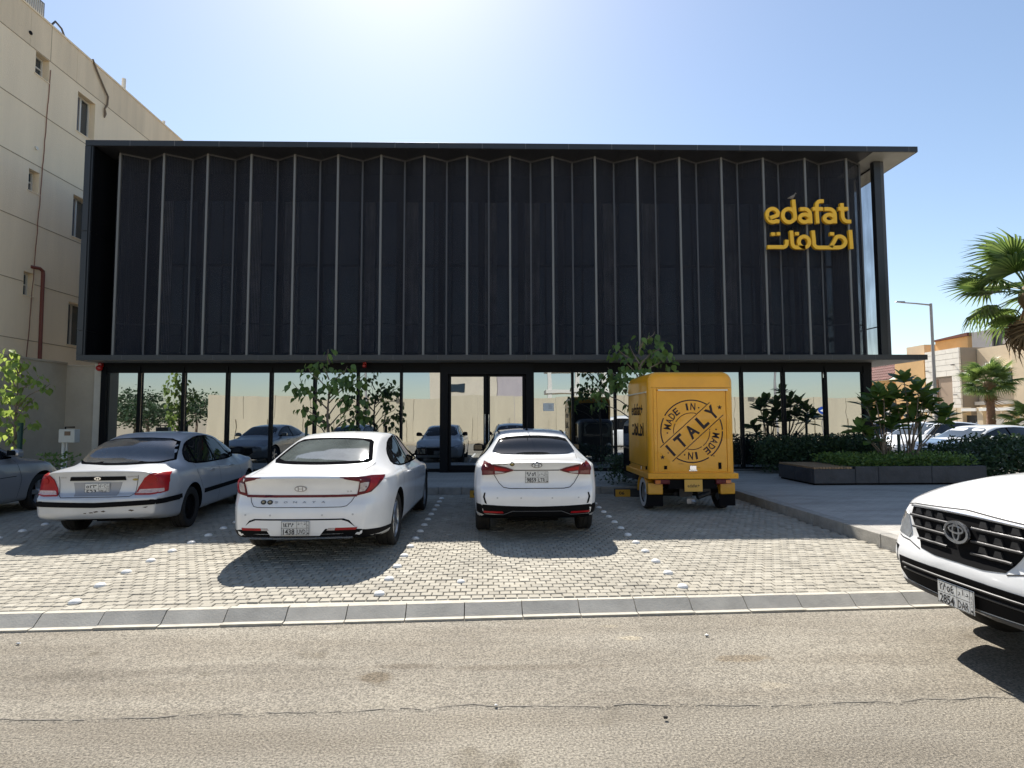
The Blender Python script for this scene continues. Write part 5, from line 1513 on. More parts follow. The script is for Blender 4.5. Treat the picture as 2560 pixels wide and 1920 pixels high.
for X, Y, fl_ in ((-.66, .50, 0), (.66, .50, 1), (0, 2.55, 0)):
    wh = bpy.data.objects.new('wheel', None); link(wh, van); wh.location = (X, Y, .295); wh.rotation_euler = (0, 0, math.pi if fl_ else 0)
    place('tyre', wt, wh); place('rim', wr_, wh); place('white_wall', ww, wh)
for sgn in (-1, 1):
    mg = MB()
    xs_ = (.50, .76)
    P0 = []
    for k in range(15):
        a = math.pi * (-.02 + 1.04 * k / 14)
        P0.append((.50 + .345 * math.cos(a), .305 + .30 * math.sin(a)))
    v = []; f = []
    for (y_, z_) in P0:
        for x_ in xs_: v.append((sgn * x_, y_, z_))
    for k in range(14): f.append((2 * k, 2 * k + 1, 2 * k + 3, 2 * k + 2))
    mg.add(v, f)
    o = mg.build('mudguard', VY2, van, True)
    md = o.modifiers.new('s', 'SOLIDIFY'); md.thickness = .012
    MB().box(sgn * .50 - (.0 if sgn > 0 else .26), sgn * .50 + (.26 if sgn > 0 else .0), .06, .15, .30, .50).build('mudguard_rear', VY2, van, bevel=.02)
    MB().box(sgn * .63 - .14, sgn * .63 + .14, .10, .115, .10, .31).build('mud_flap', BLACKP, van)
    tl_ = MB().box(sgn * .53 - .13, sgn * .53 + .13, -.02, .05, .485, .565).build('tail_lamp', LDRED, van, bevel=.012)
    MB().box(sgn * .61 - .045, sgn * .61 + .045, -.026, -.01, .495, .555).build('indicator_lens', LORG, tl_)
npl = MB().box(-.155, .155, -.035, -.025, .36, .565).build('number_plate', mat('amber plate', (.66, .38, .07), .5), van, bevel=.004)
pt = MB(); text(pt, 'edafat+', 0, .46, .21, .055, lambda x, z: (x, -.0365, z), bold=.01)
me = bpy.data.meshes.new('plate_print'); me.from_pydata(pt.v, [], pt.f); me.materials.append(STAMP); place('plate_print', me, npl)
# driver's cab, narrow and rounded, ahead of the box; black stands in for shade
cb = rbox(.60, 1.70, 2.95, .38, 1.62, .22, 'cab', mat('shade-darkened cab', (.012, .012, .013), .35), van, ry=.25)
MB().box(-.66, .66, 1.605, 1.632, .70, 2.2).build('front_shade_panel', BLACKP, van, bevel=.01)  # dark sheet added for the deep shade on the box front
MB().hexa([(-.50, 2.955, 1.02), (.50, 2.955, 1.02), (.50, 2.94, 1.02), (-.50, 2.94, 1.02)], [(-.44, 2.93, 1.48), (.44, 2.93, 1.48), (.44, 2.9, 1.48), (-.44, 2.9, 1.48)]).build('windscreen', CARGLASS, cb)
for sgn in (-1, 1):
    MB().box(sgn * .602 - .004, sgn * .602 + .004, 2.0, 2.65, 1.02, 1.46).build('cab_window', CARGLASS, cb)
    MB().box(sgn * .602 - .003, sgn * .602 + .003, 1.95, 2.70, .48, .98).build('cab_door', BLACKP, cb)
    MB().lathe([(.0001, .03), (.06, .025), (.08, 0)], 18, lambda a, b, c_: (sgn * .40 + a, 2.945 + c_, .72 + b)).build('head_lamp', HEADL, cb, True)
MB().box(-.10, .10, 2.3, 2.75, .42, .66).build('front_mudguard', BLACKP, van, bevel=.04)

# ------------------------------------------------------------------ numbered wheel stops
BLOCKY = mat('amber number face', (.60, .32, .03), .5, var=.06, scale=10)
BLOCKD = mat('dark block', (.035, .035, .038), .7)
def stop_block(X, Y, num, lab):
    t = thing('bay_number_block', lab, 'bay number', (X, Y, 0), 0, None)
    MB().box(-.16, .55, 0, .14, 0, .155).build('block', BLOCKD, t, bevel=.008)
    MB().box(-.158, .148, -.012, -.001, .004, .15).build('number_face', BLOCKY, t, bevel=.003)
    b = MB(); text(b, num, -.03, .08, .115, .07, lambda x, z: (x, -.0135, z), bold=.03)
    me = bpy.data.meshes.new('number'); me.from_pydata(b.v, [], b.f); me.materials.append(INK); place('number', me, t)
stop_block(2.56, 11.90, '06', 'low block with amber face numbered 06 by the van wheel')
stop_block(-.44, 11.90, '05', 'low block with amber face half hidden by the white aerial sedan')
# ------------------------------------------------------------------ planting
def leaf_mat(name, c, c2, rough=.5, trans=.35):
    m = bpy.data.materials.new(name); m.use_nodes = True
    t = m.node_tree; b = t.nodes['Principled BSDF']; b.inputs['Roughness'].default_value = rough
    g = t.nodes.new('ShaderNodeNewGeometry'); oi = t.nodes.new('ShaderNodeObjectInfo')
    a = t.nodes.new('ShaderNodeMath'); a.operation = 'ADD'; t.links.new(g.outputs['Random Per Island'], a.inputs[0]); t.links.new(oi.outputs['Random'], a.inputs[1])
    fr = t.nodes.new('ShaderNodeMath'); fr.operation = 'FRACT'; t.links.new(a.outputs[0], fr.inputs[0])
    r = t.nodes.new('ShaderNodeValToRGB'); r.color_ramp.elements[0].color = (*c, 1); r.color_ramp.elements[1].color = (*c2, 1)
    t.links.new(fr.outputs[0], r.inputs[0]); t.links.new(r.outputs[0], b.inputs['Base Color'])
    tl_ = t.nodes.new('ShaderNodeBsdfTranslucent')
    hs = t.nodes.new('ShaderNodeHueSaturation'); hs.inputs['Value'].default_value = 1.7; hs.inputs['Hue'].default_value = .485
    t.links.new(r.outputs[0], hs.inputs['Color']); t.links.new(hs.outputs[0], tl_.inputs[0])
    mx = t.nodes.new('ShaderNodeMixShader'); mx.inputs[0].default_value = trans
    out = [n for n in t.nodes if n.type == 'OUTPUT_MATERIAL'][0]
    t.links.new(b.outputs[0], mx.inputs[1]); t.links.new(tl_.outputs[0], mx.inputs[2]); t.links.new(mx.outputs[0], out.inputs[0])
    return m
LEAF = leaf_mat('sapling leaf', (.07, .13, .035), (.18, .28, .065), .5, .42)
LEAF_SUN = leaf_mat('sunlight-paled leaf', (.13, .21, .045), (.27, .36, .08), .5, .45)  # sunlight on the left tree put into a paler leaf colour
PLUM = leaf_mat('glossy shrub leaf', (.055, .11, .025), (.15, .23, .05), .35, .35)
HEDGE = leaf_mat('ground cover leaf', (.06, .12, .022), (.15, .23, .05), .5, .35)
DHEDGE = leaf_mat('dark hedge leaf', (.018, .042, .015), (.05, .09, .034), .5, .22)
PALM = leaf_mat('palm leaf', (.055, .11, .027), (.15, .22, .055), .4, .35)
PALMD = leaf_mat('dry palm leaf', (.14, .09, .04), (.26, .18, .09), .8, .2)
BARK = mat('sapling bark', (.20, .155, .115), .9, var=.3, scale=25, bump=.4)
GREENST = mat('green plastic stake', (.012, .05, .035), .5)
def leaf_mesh(name, ln, wd, m, fold=.25, droop=.2, heart=True):
    pts = [(0, 0), (.10, .55 if heart else .25), (.3, 1.0 if heart else .75), (.55, .85 if heart else 1.0), (.8, .40 if heart else .75), (1.0, 0)]
    v = [(0, 0, 0)]
    f = []
    mid = []; Lf = []; Rt = []
    for (t_, w_) in pts:
        z = -droop * ln * t_ * t_
        mid.append((t_ * ln, 0, z)); Lf.append((t_ * ln, w_ * wd / 2, z + fold * w_ * wd / 2)); Rt.append((t_ * ln, -w_ * wd / 2, z + fold * w_ * wd / 2))
    v = mid + Lf[1:-1] + Rt[1:-1]
    n = len(pts); k = n - 2
    for side in (0, 1):
        o = n + side * k
        f.append((0, 1, o) if side else (0, o, 1))
        for i in range(1, n - 2):
            q = (i, i + 1, o + i, o + i - 1)
            f.append(q if side else q[::-1])
        q = (n - 2, n - 1, o + k - 1)
        f.append(q if side else q[::-1])
    me = bpy.data.meshes.new(name); me.from_pydata(v, [], f); me.materials.append(m)
    for p in me.polygons: p.use_smooth = True
    return me
HL = leaf_mesh('leaf', .17, .13, LEAF, .2, .25)
HLS = leaf_mesh('leaf', .15, .12, LEAF_SUN, .2, .2)
def rot_to(d, roll=0.0):
    q = Vector(d).to_track_quat('X', 'Z')
    return q.to_matrix().to_4x4() @ Matrix.Rotation(roll, 4, 'X')
def sapling(name, label, base, h, trunk_r, clumps, nleaf, lm, seed, stake=True, spread=.16, droop=True):
    """clumps: (dx, dy, z, radius) in metres from the base; a stem runs to each"""
    q = random.Random(seed)
    t = thing(name, label, 'tree', base)
    lean = [(0, 0, 0), (.03, .01, h * .3), (-.02, .02, h * .6), (.02, 0, h * .92)]
    MB().tube(lean, [trunk_r, trunk_r * .85, trunk_r * .65, trunk_r * .25], 8).build('trunk', BARK, t, True)
    for (dx, dy, z, r) in clumps:
        zz = max(.5, z - .28 - .3 * math.hypot(dx, dy))
        kx = .02 * math.sin(zz)
        P_ = [(kx, 0, zz), (dx * .45 + q.uniform(-.04, .04), dy * .45, zz + (z - zz) * .62), (dx, dy, z), (dx * 1.15, dy * 1.15, z + r * .5)]
        MB().tube(P_, [trunk_r * .42, trunk_r * .3, trunk_r * .2, .004], 5).build('branch', BARK, t, True)
    tot = sum(c_[3] ** 2 for c_ in clumps)
    cr = bpy.data.objects.new('crown', None); link(cr, t)
    for (dx, dy, z, r) in clumps:
        for i in range(max(4, int(nleaf * r * r / tot))):
            a = q.uniform(0, 2 * math.pi); u = q.uniform(-1, 1); rad = r * q.uniform(.35, 1.05)
            s_ = math.sqrt(1 - u * u)
            p = Vector((dx + rad * s_ * math.cos(a), dy + rad * s_ * math.sin(a), z + rad * u * .9))
            d = Vector((math.cos(a) * q.uniform(.3, 1), math.sin(a) * q.uniform(.3, 1), q.uniform(-1.6, -.1) if droop else q.uniform(-.7, .7)))
            sc = q.uniform(.65, 1.2)
            place('leaf', lm, cr, Matrix.Translation(p) @ rot_to(d, q.uniform(-.9, .9)) @ Matrix.Scale(sc, 4))
    return t
def stake(X, Y, z, h, r, lab):
    b = MB().tube([(0, 0, 0), (0, 0, h)], r, 10)
    b.tube([(0, 0, h), (0, 0, h + .012)], [r * 1.15, r * .9], 10)
    o = b.build('tree_stake', GREENST, None, True); o.location = (X, Y, z)
    tag(o, lab, 'stake', 'green stakes in the planting')
sapling('sapling', 'thin young tree with drooping heart-shaped leaves, left of the entrance behind the fastback', (-4.02, 13.6, .15), 2.5, .045,
        [(-.42, 0, 2.55, .30), (-.75, .05, 2.2, .28), (-.18, .1, 2.75, .24), (-.02, 0, 3.05, .17), (-.35, -.1, 2.05, .30), (-.55, .1, 1.7, .24), (-.05, .05, 2.25, .30), (.38, 0, 2.6, .26), (.55, .1, 2.3, .30), (.25, -.1, 2.35, .25), (.72, .1, 2.45, .2),
         (.62, 0, 1.75, .30), (.50, .1, 1.45, .28), (.80, 0, 1.6, .26), (.62, -.05, 1.15, .2), (-.20, 0, 1.5, .24), (.02, .05, 1.25, .18), (.35, 0, 1.95, .22), (-.38, 0, 1.42, .16)], 290, HL, 4)
sapling('sapling', 'taller young tree rising behind the yellow van roof', (3.33, 13.5, .15), 2.9, .045,
        [(-.45, 0, 3.05, .27), (-.15, .1, 3.1, .22), (.05, 0, 3.3, .2), (.35, .0, 3.45, .16), (.55, .1, 3.15, .26), (.62, 0, 2.85, .25), (.25, 0, 2.95, .25), (-.30, -.1, 2.75, .25), (-.65, 0, 2.55, .25), (-.55, .1, 2.25, .24), (-.95, 0, 2.1, .22), (-.30, 0, 2.35, .25), (.15, .1, 2.5, .25), (.75, 0, 2.45, .2),
         (-.95, 0, 1.85, .2), (-.2, 0, 1.9, .22)], 250, HL, 7)
sapling('sapling', 'small sunlit tree against the shaded boundary wall at the left edge', (-10.65, 12.9, .15), 2.4, .04,
        [(-.2, 0, 2.85, .24), (.1, 0, 2.75, .22), (-.35, .1, 2.5, .25), (.0, .1, 2.4, .25), (.42, 0, 2.35, .2), (.55, .1, 2.2, .16), (-.2, 0, 2.05, .26), (.1, 0, 1.95, .2), (.35, 0, 1.9, .15), (-.35, 0, 1.65, .24), (0, .1, 1.55, .22), (.3, 0, 1.35, .16), (-.2, 0, 1.25, .22), (.05, 0, 1.0, .18)], 270, HLS, 12)
stake(-4.55, 13.7, .15, 1.35, .035, 'green stake left of the young tree behind the fastback')
stake(-3.62, 13.7, .15, 1.25, .04, 'green stake right of the young tree behind the fastback')
stake(-10.45, 12.8, .15, 1.4, .05, 'green stake beside the sunlit tree at the left edge')

def foliage(name, m, pts, size, seed, parent=None, wd=.5):
    q = random.Random(seed)
    v = []; f = []
    for p in pts:
        d = Vector((q.uniform(-1, 1), q.uniform(-1, 1), q.uniform(-.3, 1))).normalized()
        s_ = d.cross(Vector((q.uniform(-1, 1), q.uniform(-1, 1), q.uniform(-1, 1)))).normalized()
        l = size * q.uniform(.6, 1.3)
        a = Vector(p); n = len(v)
        v += [tuple(a), tuple(a + d * l * .5 + s_ * l * wd * .5), tuple(a + d * l), tuple(a + d * l * .5 - s_ * l * wd * .5)]
        f.append((n, n + 1, n + 2, n + 3))
    me = bpy.data.meshes.new(name); me.from_pydata(v, [], f); me.materials.append(m)
    return place(name, me, parent)

# --- stone planter with a timber seat
STONE = mat('black riven stone', (.045, .045, .050), .6, var=.3, scale=3.5, bump=.6, bscale=9)
TIMBER = mat('weathered timber', (.30, .19, .10), .75, var=.3, scale=10)
pl = thing('planter_bench', 'long black stone planter with a slatted timber seat at its left end', 'planter', (8.8, 13.2, .15))
def pb(x0, x1, y0, y1, z0, z1): return MB().box(x0 - 8.8, x1 - 8.8, y0 - 13.2, y1 - 13.2, z0 - .15, z1 - .15)
pb(6.88, 10.64, 12.47, 13.95, .15, .21).build('plinth', BLACKP, pl)
for xa, xb in ((6.84, 7.76), (7.76, 8.27), (8.27, 9.45), (9.45, 10.68)):
    zt = .50 if xb < 7.8 else .555
    pb(xa + .004, xb - .004, 12.40, 12.47, .19, zt).build('stone_slab', STONE, pl, bevel=.008, seg=1)
for ya, yb in ((12.475, 13.2), (13.2, 13.98)):
    pb(6.84, 6.91, ya + .004, yb - .004, .19, .50).build('stone_slab', STONE, pl, bevel=.008, seg=1)
pb(10.61, 10.68, 12.475, 13.98, .19, .555).build('stone_slab', STONE, pl, bevel=.008)
pb(6.915, 10.6, 13.91, 13.98, .19, .545).build('stone_slab', STONE, pl, bevel=.008)
pb(7.70, 7.765, 12.48, 13.9, .21, .553).build('stone_slab', STONE, pl, bevel=.008)
for i in range(13):
    xa = 6.85 + .0655 * i
    pb(xa, xa + .056, 12.405, 13.96, .503, .545).build('timber_slat', TIMBER, pl, bevel=.004, seg=1)
pb(7.77, 10.60, 12.475, 13.9, .2, .47).build('soil', mat('dark soil', (.05, .035, .022), .95), pl)
q = random.Random(2)
tag(foliage('ground_cover', HEDGE, [(q.uniform(7.6, 10.62), q.uniform(12.5, 13.95), .46 + .36 * q.random() ** .7 * (1 - .25 * abs(math.sin(q.random() * 9)))) for _ in range(5200)], .075, 3, None, .6),
    'low bright green ground cover filling the black planter', 'ground cover', kind='stuff')
hp = []
for _ in range(15000):
    X = 10.75 + 3.5 * q.random()
    top = .62 + .30 * min(1, max(0, (X - 11.0) / 1.2)) + .07 * math.sin(X * 9) + .05 * math.sin(X * 23)
    hp.append((X, 12.6 + 2.6 * q.random(), .15 + top * q.random() ** .55))
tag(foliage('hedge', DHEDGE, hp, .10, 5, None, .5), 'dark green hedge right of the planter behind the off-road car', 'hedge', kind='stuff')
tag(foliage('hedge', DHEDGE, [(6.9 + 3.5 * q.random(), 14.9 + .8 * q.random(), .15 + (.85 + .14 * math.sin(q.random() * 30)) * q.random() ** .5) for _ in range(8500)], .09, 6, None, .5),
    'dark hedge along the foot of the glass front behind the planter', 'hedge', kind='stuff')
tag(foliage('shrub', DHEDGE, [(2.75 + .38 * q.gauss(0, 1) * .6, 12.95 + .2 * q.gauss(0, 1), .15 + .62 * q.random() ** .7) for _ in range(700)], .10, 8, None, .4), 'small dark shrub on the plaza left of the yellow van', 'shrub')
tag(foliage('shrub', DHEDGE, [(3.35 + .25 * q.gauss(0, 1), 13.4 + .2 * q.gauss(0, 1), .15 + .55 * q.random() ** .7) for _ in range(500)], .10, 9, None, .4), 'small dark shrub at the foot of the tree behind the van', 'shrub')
tag(foliage('shrub', HEDGE, [(-9.75 + .22 * q.gauss(0, 1), 12.9 + .2 * q.gauss(0, 1), .15 + .75 * q.random() ** .6) for _ in range(260)], .10, 10, None, .5), 'sparse leafy shrub under the tree at the left edge', 'shrub')

# --- large-leaved shrub in the planter: leaves whorled at the stem ends
PLL = leaf_mesh('leaf', .36, .175, PLUM, .18, .18, heart=False)
q = random.Random(21)
ps = thing('large_leaved_shrub', 'shrub with paddle-shaped glossy leaves in whorls, standing in the stone planter', 'shrub', (9.42, 13.3, .47))
tips = [(-.95, .0, .75), (-.72, .1, 1.25), (-.42, -.1, 1.45), (-.12, .1, 1.22), (-.55, .1, .95), (.12, -.05, 1.75), (.30, .1, 1.35), (.62, .0, 1.42), (.85, .1, 1.15), (1.10, 0, 1.02), (.48, .1, 1.08), (.05, .1, .92), (-.25, -.1, .80), (.25, -.1, .95), (-.78, -.1, .55), (-.10, 0, 1.42), (.95, -.1, .90), (-.30, .15, 1.1), (.42, -.1, 1.55), (-.62, -.1, 1.38), (.75, .1, 1.28)]
for (dx, dy, z) in tips:
    z *= 1.16
    b0 = (-.35 if dx < -.1 else .18) + q.uniform(-.08, .08)
    P_ = [(b0, dy * .2, 0), (b0 + (dx - b0) * .25, dy * .5, z * .42), (b0 + (dx - b0) * .65, dy, z * .72), (dx, dy, z)]
    MB().tube(P_, [.020, .016, .013, .010], 7).build('stem', BARK, ps, True)
    n = q.randint(12, 15)
    for i in range(n):
        a = 2 * math.pi * i / n * 2.4 + q.uniform(-.2, .2)
        el = q.uniform(-.1, .75) if i > 2 else 1.15
        d = Vector((math.cos(a) * math.cos(el), math.sin(a) * math.cos(el), math.sin(el)))
        place('leaf', PLL, ps, Matrix.Translation((dx, dy, z - .012 * i * .5)) @ rot_to(d, q.uniform(-.4, .4)) @ Matrix.Scale(q.uniform(.85, 1.25), 4))
stake(8.95, 13.4, .45, .95, .035, 'green stake left among the shrub stems in the planter')
stake(10.12, 13.6, .45, 1.25, .038, 'tall dark stake at the right among the shrub stems in the planter')
stake(9.7, 13.75, .45, .75, .035, 'short green stake in the middle of the shrub in the planter')

# --- fan palms
def fan_frond(name, m, ln, seed, droopk, nseg=26, pet=.9):
    q = random.Random(seed)
    b = MB()
    b.tube([(0, 0, 0), (pet * .5, 0, .02), (pet, 0, -.03)], [.022, .016, .012], 5)
    for i in range(nseg):
        a = R(-112 + 224 * i / (nseg - 1))
        l = ln * (1 - .28 * abs(a / R(112)) ** 1.5) * q.uniform(.9, 1.06)
        c_, s_ = math.cos(a), math.sin(a)
        wv = .034 * ln
        prev = None
        pts = []
        for k, t_ in enumerate((0, .3, .58, .8, 1.0)):
            z = -.03 + .06 * t_ - droopk * ln * max(0, t_ - .35) ** 2 * q.uniform(.8, 1.2)
            r_ = l * (t_ - .12 * droopk * t_ * t_)
            w_ = wv * (.25, 1.0, .95, .5, .04)[k]
            cx_, cy_ = pet + c_ * r_, s_ * r_
            pts.append(((cx_ - s_ * w_, cy_ + c_ * w_, z), (cx_, cy_, z - .03 * (t_ < .7)), (cx_ + s_ * w_, cy_ - c_ * w_, z)))
        n = len(b.v)
        for p in pts: b.v += list(p)
        for k in range(4):
            o = n + 3 * k
            b.f += [(o, o + 1, o + 4, o + 3), (o + 1, o + 2, o + 5, o + 4)]
    me = bpy.data.meshes.new(name); me.from_pydata(b.v, [], b.f); me.materials.append(m)
    return me
F1 = fan_frond('frond', PALM, 1.0, 1, .75); F2 = fan_frond('frond', PALM, 1.0, 2, 1.1); F3 = fan_frond('frond', PALM, .95, 3, .5); FD = fan_frond('dry_frond', PALMD, .9, 4, 1.7, 16)
PBARK = mat('palm trunk', (.20, .11, .065), .9, var=.35, scale=9, bump=.8, bscale=18)
def palm(label, base, h, tr, sc, nf, nd, seed):
    q = random.Random(seed)
    t = thing('fan_palm', label, 'palm tree', base)
    prof = []
    n = int(h / .09)
    for i in range(n + 1):
        z = h * i / n
        prof.append((tr * (1.15 - .35 * i / n) * (1.06 if i % 2 else .95), z))
    MB().lathe([(.0001, 0)] + prof + [(.0001, h)], 16).build('trunk', PBARK, t, True)
    MB().lathe([(tr * .8, h - .35), (tr * 1.5, h - .1), (tr * 1.4, h + .12), (tr * .5, h + .35), (.0001, h + .4)], 12).build('crown_shaft', PALMD, t, True)
    for i in range(nf):
        a = i * 2.39996 + q.uniform(-.2, .2)
        el = R(78 - 108 * (i / nf) ** .85) + q.uniform(-.12, .12)
        d = Vector((math.cos(a) * math.cos(el), math.sin(a) * math.cos(el), math.sin(el)))
        place('frond', (F1, F2, F3)[i % 3], t, Matrix.Translation((0, 0, h + .1)) @ rot_to(d, q.uniform(-.5, .5)) @ Matrix.Scale(sc * q.uniform(.85, 1.1), 4))
    for i in range(nd):
        a = i * 2.39996 + 1
        el = R(-62 - 18 * q.random())
        d = Vector((math.cos(a) * math.cos(el), math.sin(a) * math.cos(el), math.sin(el)))
        place('dry_frond', FD, t, Matrix.Translation((0, 0, h)) @ rot_to(d, q.uniform(-.5, .5)) @ Matrix.Scale(sc * q.uniform(.7, 1.0), 4))
palm('tall fan palm whose crown reaches in from the right edge', (13.42, 14.0, .15), 4.5, .17, 1.08, 25, 13, 3)
palm('short fan palm with reddish trunk in front of the beige villa', (25.0, 28.6, -.1), 3.35, .19, .85, 34, 3, 8)
palm('low fan palm half outside the right edge behind the parked cars', (25.6, 27.0, 0), 1.3, .16, .8, 20, 2, 15)
# ------------------------------------------------------------------ neighbouring block on the left
STUC = mat('beige stucco', (.82, .69, .51), .92, var=.07, scale=1.1, bump=.5, bscale=45, streak=True)
STUC2 = mat('weather-stained stucco', (.74, .61, .44), .92, var=.12, scale=1.6, bump=.5, bscale=45, streak=True)
GROOVE = mat('stucco groove', (.36, .28, .19), .95)
WFR = mat('white window frame', (.62, .60, .55), .5)
WGL = mat('dark window glass', (.03, .045, .06), .05, spec=.7, coat=.4)
nb = thing('apartment_building', 'beige stucco apartment block with small recessed windows, behind the shop at left', 'building', (-13.5, 20, 0))
XW = -13.5
def nbb(x0, x1, y0, y1, z0, z1): return MB().box(x0 - XW, x1 - XW, y0 - 20, y1 - 20, z0, z1)
wins = [(16.43, 16.93, 11.74, 12.40), (16.39, 16.77, 8.24, 8.87), (16.39, 16.77, 5.19, 5.87), (18.12, 18.91, 10.89, 12.19), (18.12, 18.91, 7.45, 8.80), (18.12, 18.91, 4.0, 5.35)]
ys = sorted({14.3, 44.0} | {a for w_ in wins for a in w_[:2]})
wallm = MB()
zt = 13.5
for a, b in zip(ys[:-1], ys[1:]):
    holes = sorted([(w_[2], w_[3]) for w_ in wins if w_[0] <= a + 1e-6 and w_[1] >= b - 1e-6])
    z = -.1
    for h0_, h1_ in holes + [(zt, zt)]:
        if h0_ > z: wallm.box(-.28, 0, a - 20, b - 20, z, h0_)
        z = h1_
o = wallm.build('wall', STUC, nb)
nbb(-25, XW - .285, 14.3, 44, -.1, zt - .3).build('inner_block', STUC, nb)
# band of darker weathering below the parapet is its own render coat
for a, b in ((14.3, 16.2), (16.206, 18.02), (18.026, 19.3), (19.306, 24), (24.006, 44)):
    nbb(XW + .001, XW + .007, a, b, 12.43, zt).build('parapet_coat', STUC2, nb)
nbb(-13.80, XW + .03, 14.3, 44, zt, zt + .06).build('parapet_cap', STUC, nb)
for z in (12.41, 10.63, 9.05, 7.30, 5.55, 3.9):
    segs = []
    y = 14.3
    for w_ in sorted(wins):
        if w_[2] < z < w_[3]:
            segs.append((y, w_[0])); y = w_[1]
    segs.append((y, 44))
    for a, b in segs: nbb(XW + .0005, XW + .0085, a, b, z, z + .022).build('render_groove', GROOVE, nb)
for y in (16.95,):
    nbb(XW + .0005, XW + .0085, y, y + .02, 12.43, 13.5).build('render_groove', GROOVE, nb)
for i, (a, b, z0, z1) in enumerate(wins):
    big = b - a > .6
    wn = nbb(XW - .262, XW - .232, a, b, z0, z1).build('window', WGL, nb)
    def fb(y0, y1, q0, q1): nbb(XW - .232, XW - .195, y0, y1, q0, q1).build('frame', WFR, wn)
    e = .045
    fb(a, a + e, z0, z1); fb(b - e, b, z0, z1); fb(a + e, b - e, z0, z0 + e); fb(a + e, b - e, z1 - e, z1)
    if big:
        fb((a + b) / 2 - .03, (a + b) / 2 + .03, z0 + e, z1 - e)
        nbb(XW - .231, XW - .225, a + e, (a + b) / 2 - .03, z0 + e, z1 - e).build('shutter', mat('grey shutter', (.12, .12, .14), .6), wn)
    else:
        fb(a + e, b - e, (z0 + z1) / 2 - .02, (z0 + z1) / 2 + .02)
    nbb(XW - .28, XW + .02, a - .03, b + .03, z0 - .035, z0 - .001).build('sill', STUC, wn)
def NP(y, z, d=.02): return (XW + d - XW, y - 20, z)
BROWN = mat('brown drain pipe', (.14, .035, .025), .5)
MB().tube([NP(16.62, 6.05, -.02), NP(16.85, 6.06, .07), NP(16.96, 6.0, .08), NP(16.97, 5.9, .08), NP(17.0, 3.0, .08), NP(17.0, .1, .08)], .05, 10).build('drain_pipe', BROWN, nb, True)
rq = random.Random(31)
P_ = []
for i in range(34):
    z = 12.15 - i * .28
    P_.append(NP(16.98 - .012 * i + rq.uniform(-.012, .012), z, .015))
MB().tube(P_, .012, 6).build('cable', mat('rust brown cable', (.20, .09, .06), .7), nb, True)
MB().tube([NP(18.65, 13.6, .03), NP(18.85, 13.3, .05), NP(19.2, 12.95, .05), NP(19.42, 12.75, .05), NP(19.40, 12.45, .05), NP(19.28, 12.24, .05), NP(19.34, 12.1, .04), NP(19.30, 11.95, .04)], [.03, .03, .03, .03, .03, .028, .04, .02], 7).build('hanging_hose', mat('brown hose', (.16, .12, .085), .8), nb, True)
MB().tube([NP(17.0, 13.55, -.1), NP(17.2, 13.85, -.1), NP(17.45, 13.80, -.1), NP(17.6, 13.56, -.08)], .03, 7).build('roof_hose', mat('dark hose', (.04, .04, .045), .7), nb, True)
MB().tube([NP(16.19, 12.78, -.02), NP(16.19, 12.78, .03)], .055, 12).build('wall_outlet', BLACKP, nb, True)
MB().tube([NP(16.58, 9.55, -.02), NP(16.58, 9.55, .05)], .05, 12).build('wall_outlet', WFR, nb, True)
MB().tube([NP(20.5, 13.5, -.15), NP(20.5, 14.05, -.15)], .07, 10).build('vent_pipe', WFR, nb, True)
MB().tube([NP(23.0, 13.5, -.15), NP(23.0, 13.8, -.15)], .06, 10).build('vent_pipe', WFR, nb, True)
ac = nbb(-14.1, -13.62, 16.1, 16.8, zt + .06, zt + .62).build('air_conditioner', mat('grey unit', (.16, .15, .15), .6), nb)
for i in range(9): nbb(-13.62, -13.60, 16.13 + .072 * i, 16.16 + .072 * i, zt + .12, zt + .56).build('grille_bar', WFR, ac)
nbb(-14.1, -13.65, 14.9, 15.9, zt + .06, zt + .7).build('water_tank', mat('dark tank', (.04, .06, .055), .6), nb)
# boundary wall between the plots
BWALL = mat('grey-beige boundary wall', (.40, .345, .27), .92, var=.1, scale=1.5, bump=.4, bscale=40)
bw = thing('boundary_wall', 'shaded grey-beige boundary wall left of the shop', 'wall', (-12, 14, 0))
MB().box(-.15, 0, -.05, 2.2, -.1, 3.17).build('wall', BWALL, bw)
MB().box(-6, -.152, -.05, .1, -.1, 3.17).build('wall', BWALL, bw)
MB().box(.002, .81, 2.15, 2.35, -.1, 3.12).build('wall_return', BWALL, bw)
MB().box(-.18, .03, -.08, 2.14, 3.172, 3.22).build('coping', BWALL, bw)
MB().box(.03, .81, 2.12, 2.38, 3.122, 3.15).build('coping', BWALL, bw)
# electricity meter box on a post
mb_ = thing('meter_box', 'white meter box on a white post before the boundary wall', 'meter box', (-10.42, 14.2, .15))
MB().box(-.19, .19, -.09, .09, .93, 1.25).build('cabinet', mat('off-white enamel', (.55, .53, .48), .5, var=.06, scale=5), mb_, bevel=.01)
MB().box(-.05, .09, -.096, -.088, 1.10, 1.20).build('window', mat('brown glass', (.10, .06, .045), .15), mb_)
MB().tube([(-.13, 0, 0), (-.13, 0, .93)], .035, 8).tube([(-.05, 0, 0), (-.05, 0, .93)], .02, 8).build('post', WFR, mb_, True)
MB().tube([(-.1, 0, 1.25), (-.1, 0, 1.30), (.12, 0, 1.30)], .018, 6).build('conduit', BLACKP, mb_, True)

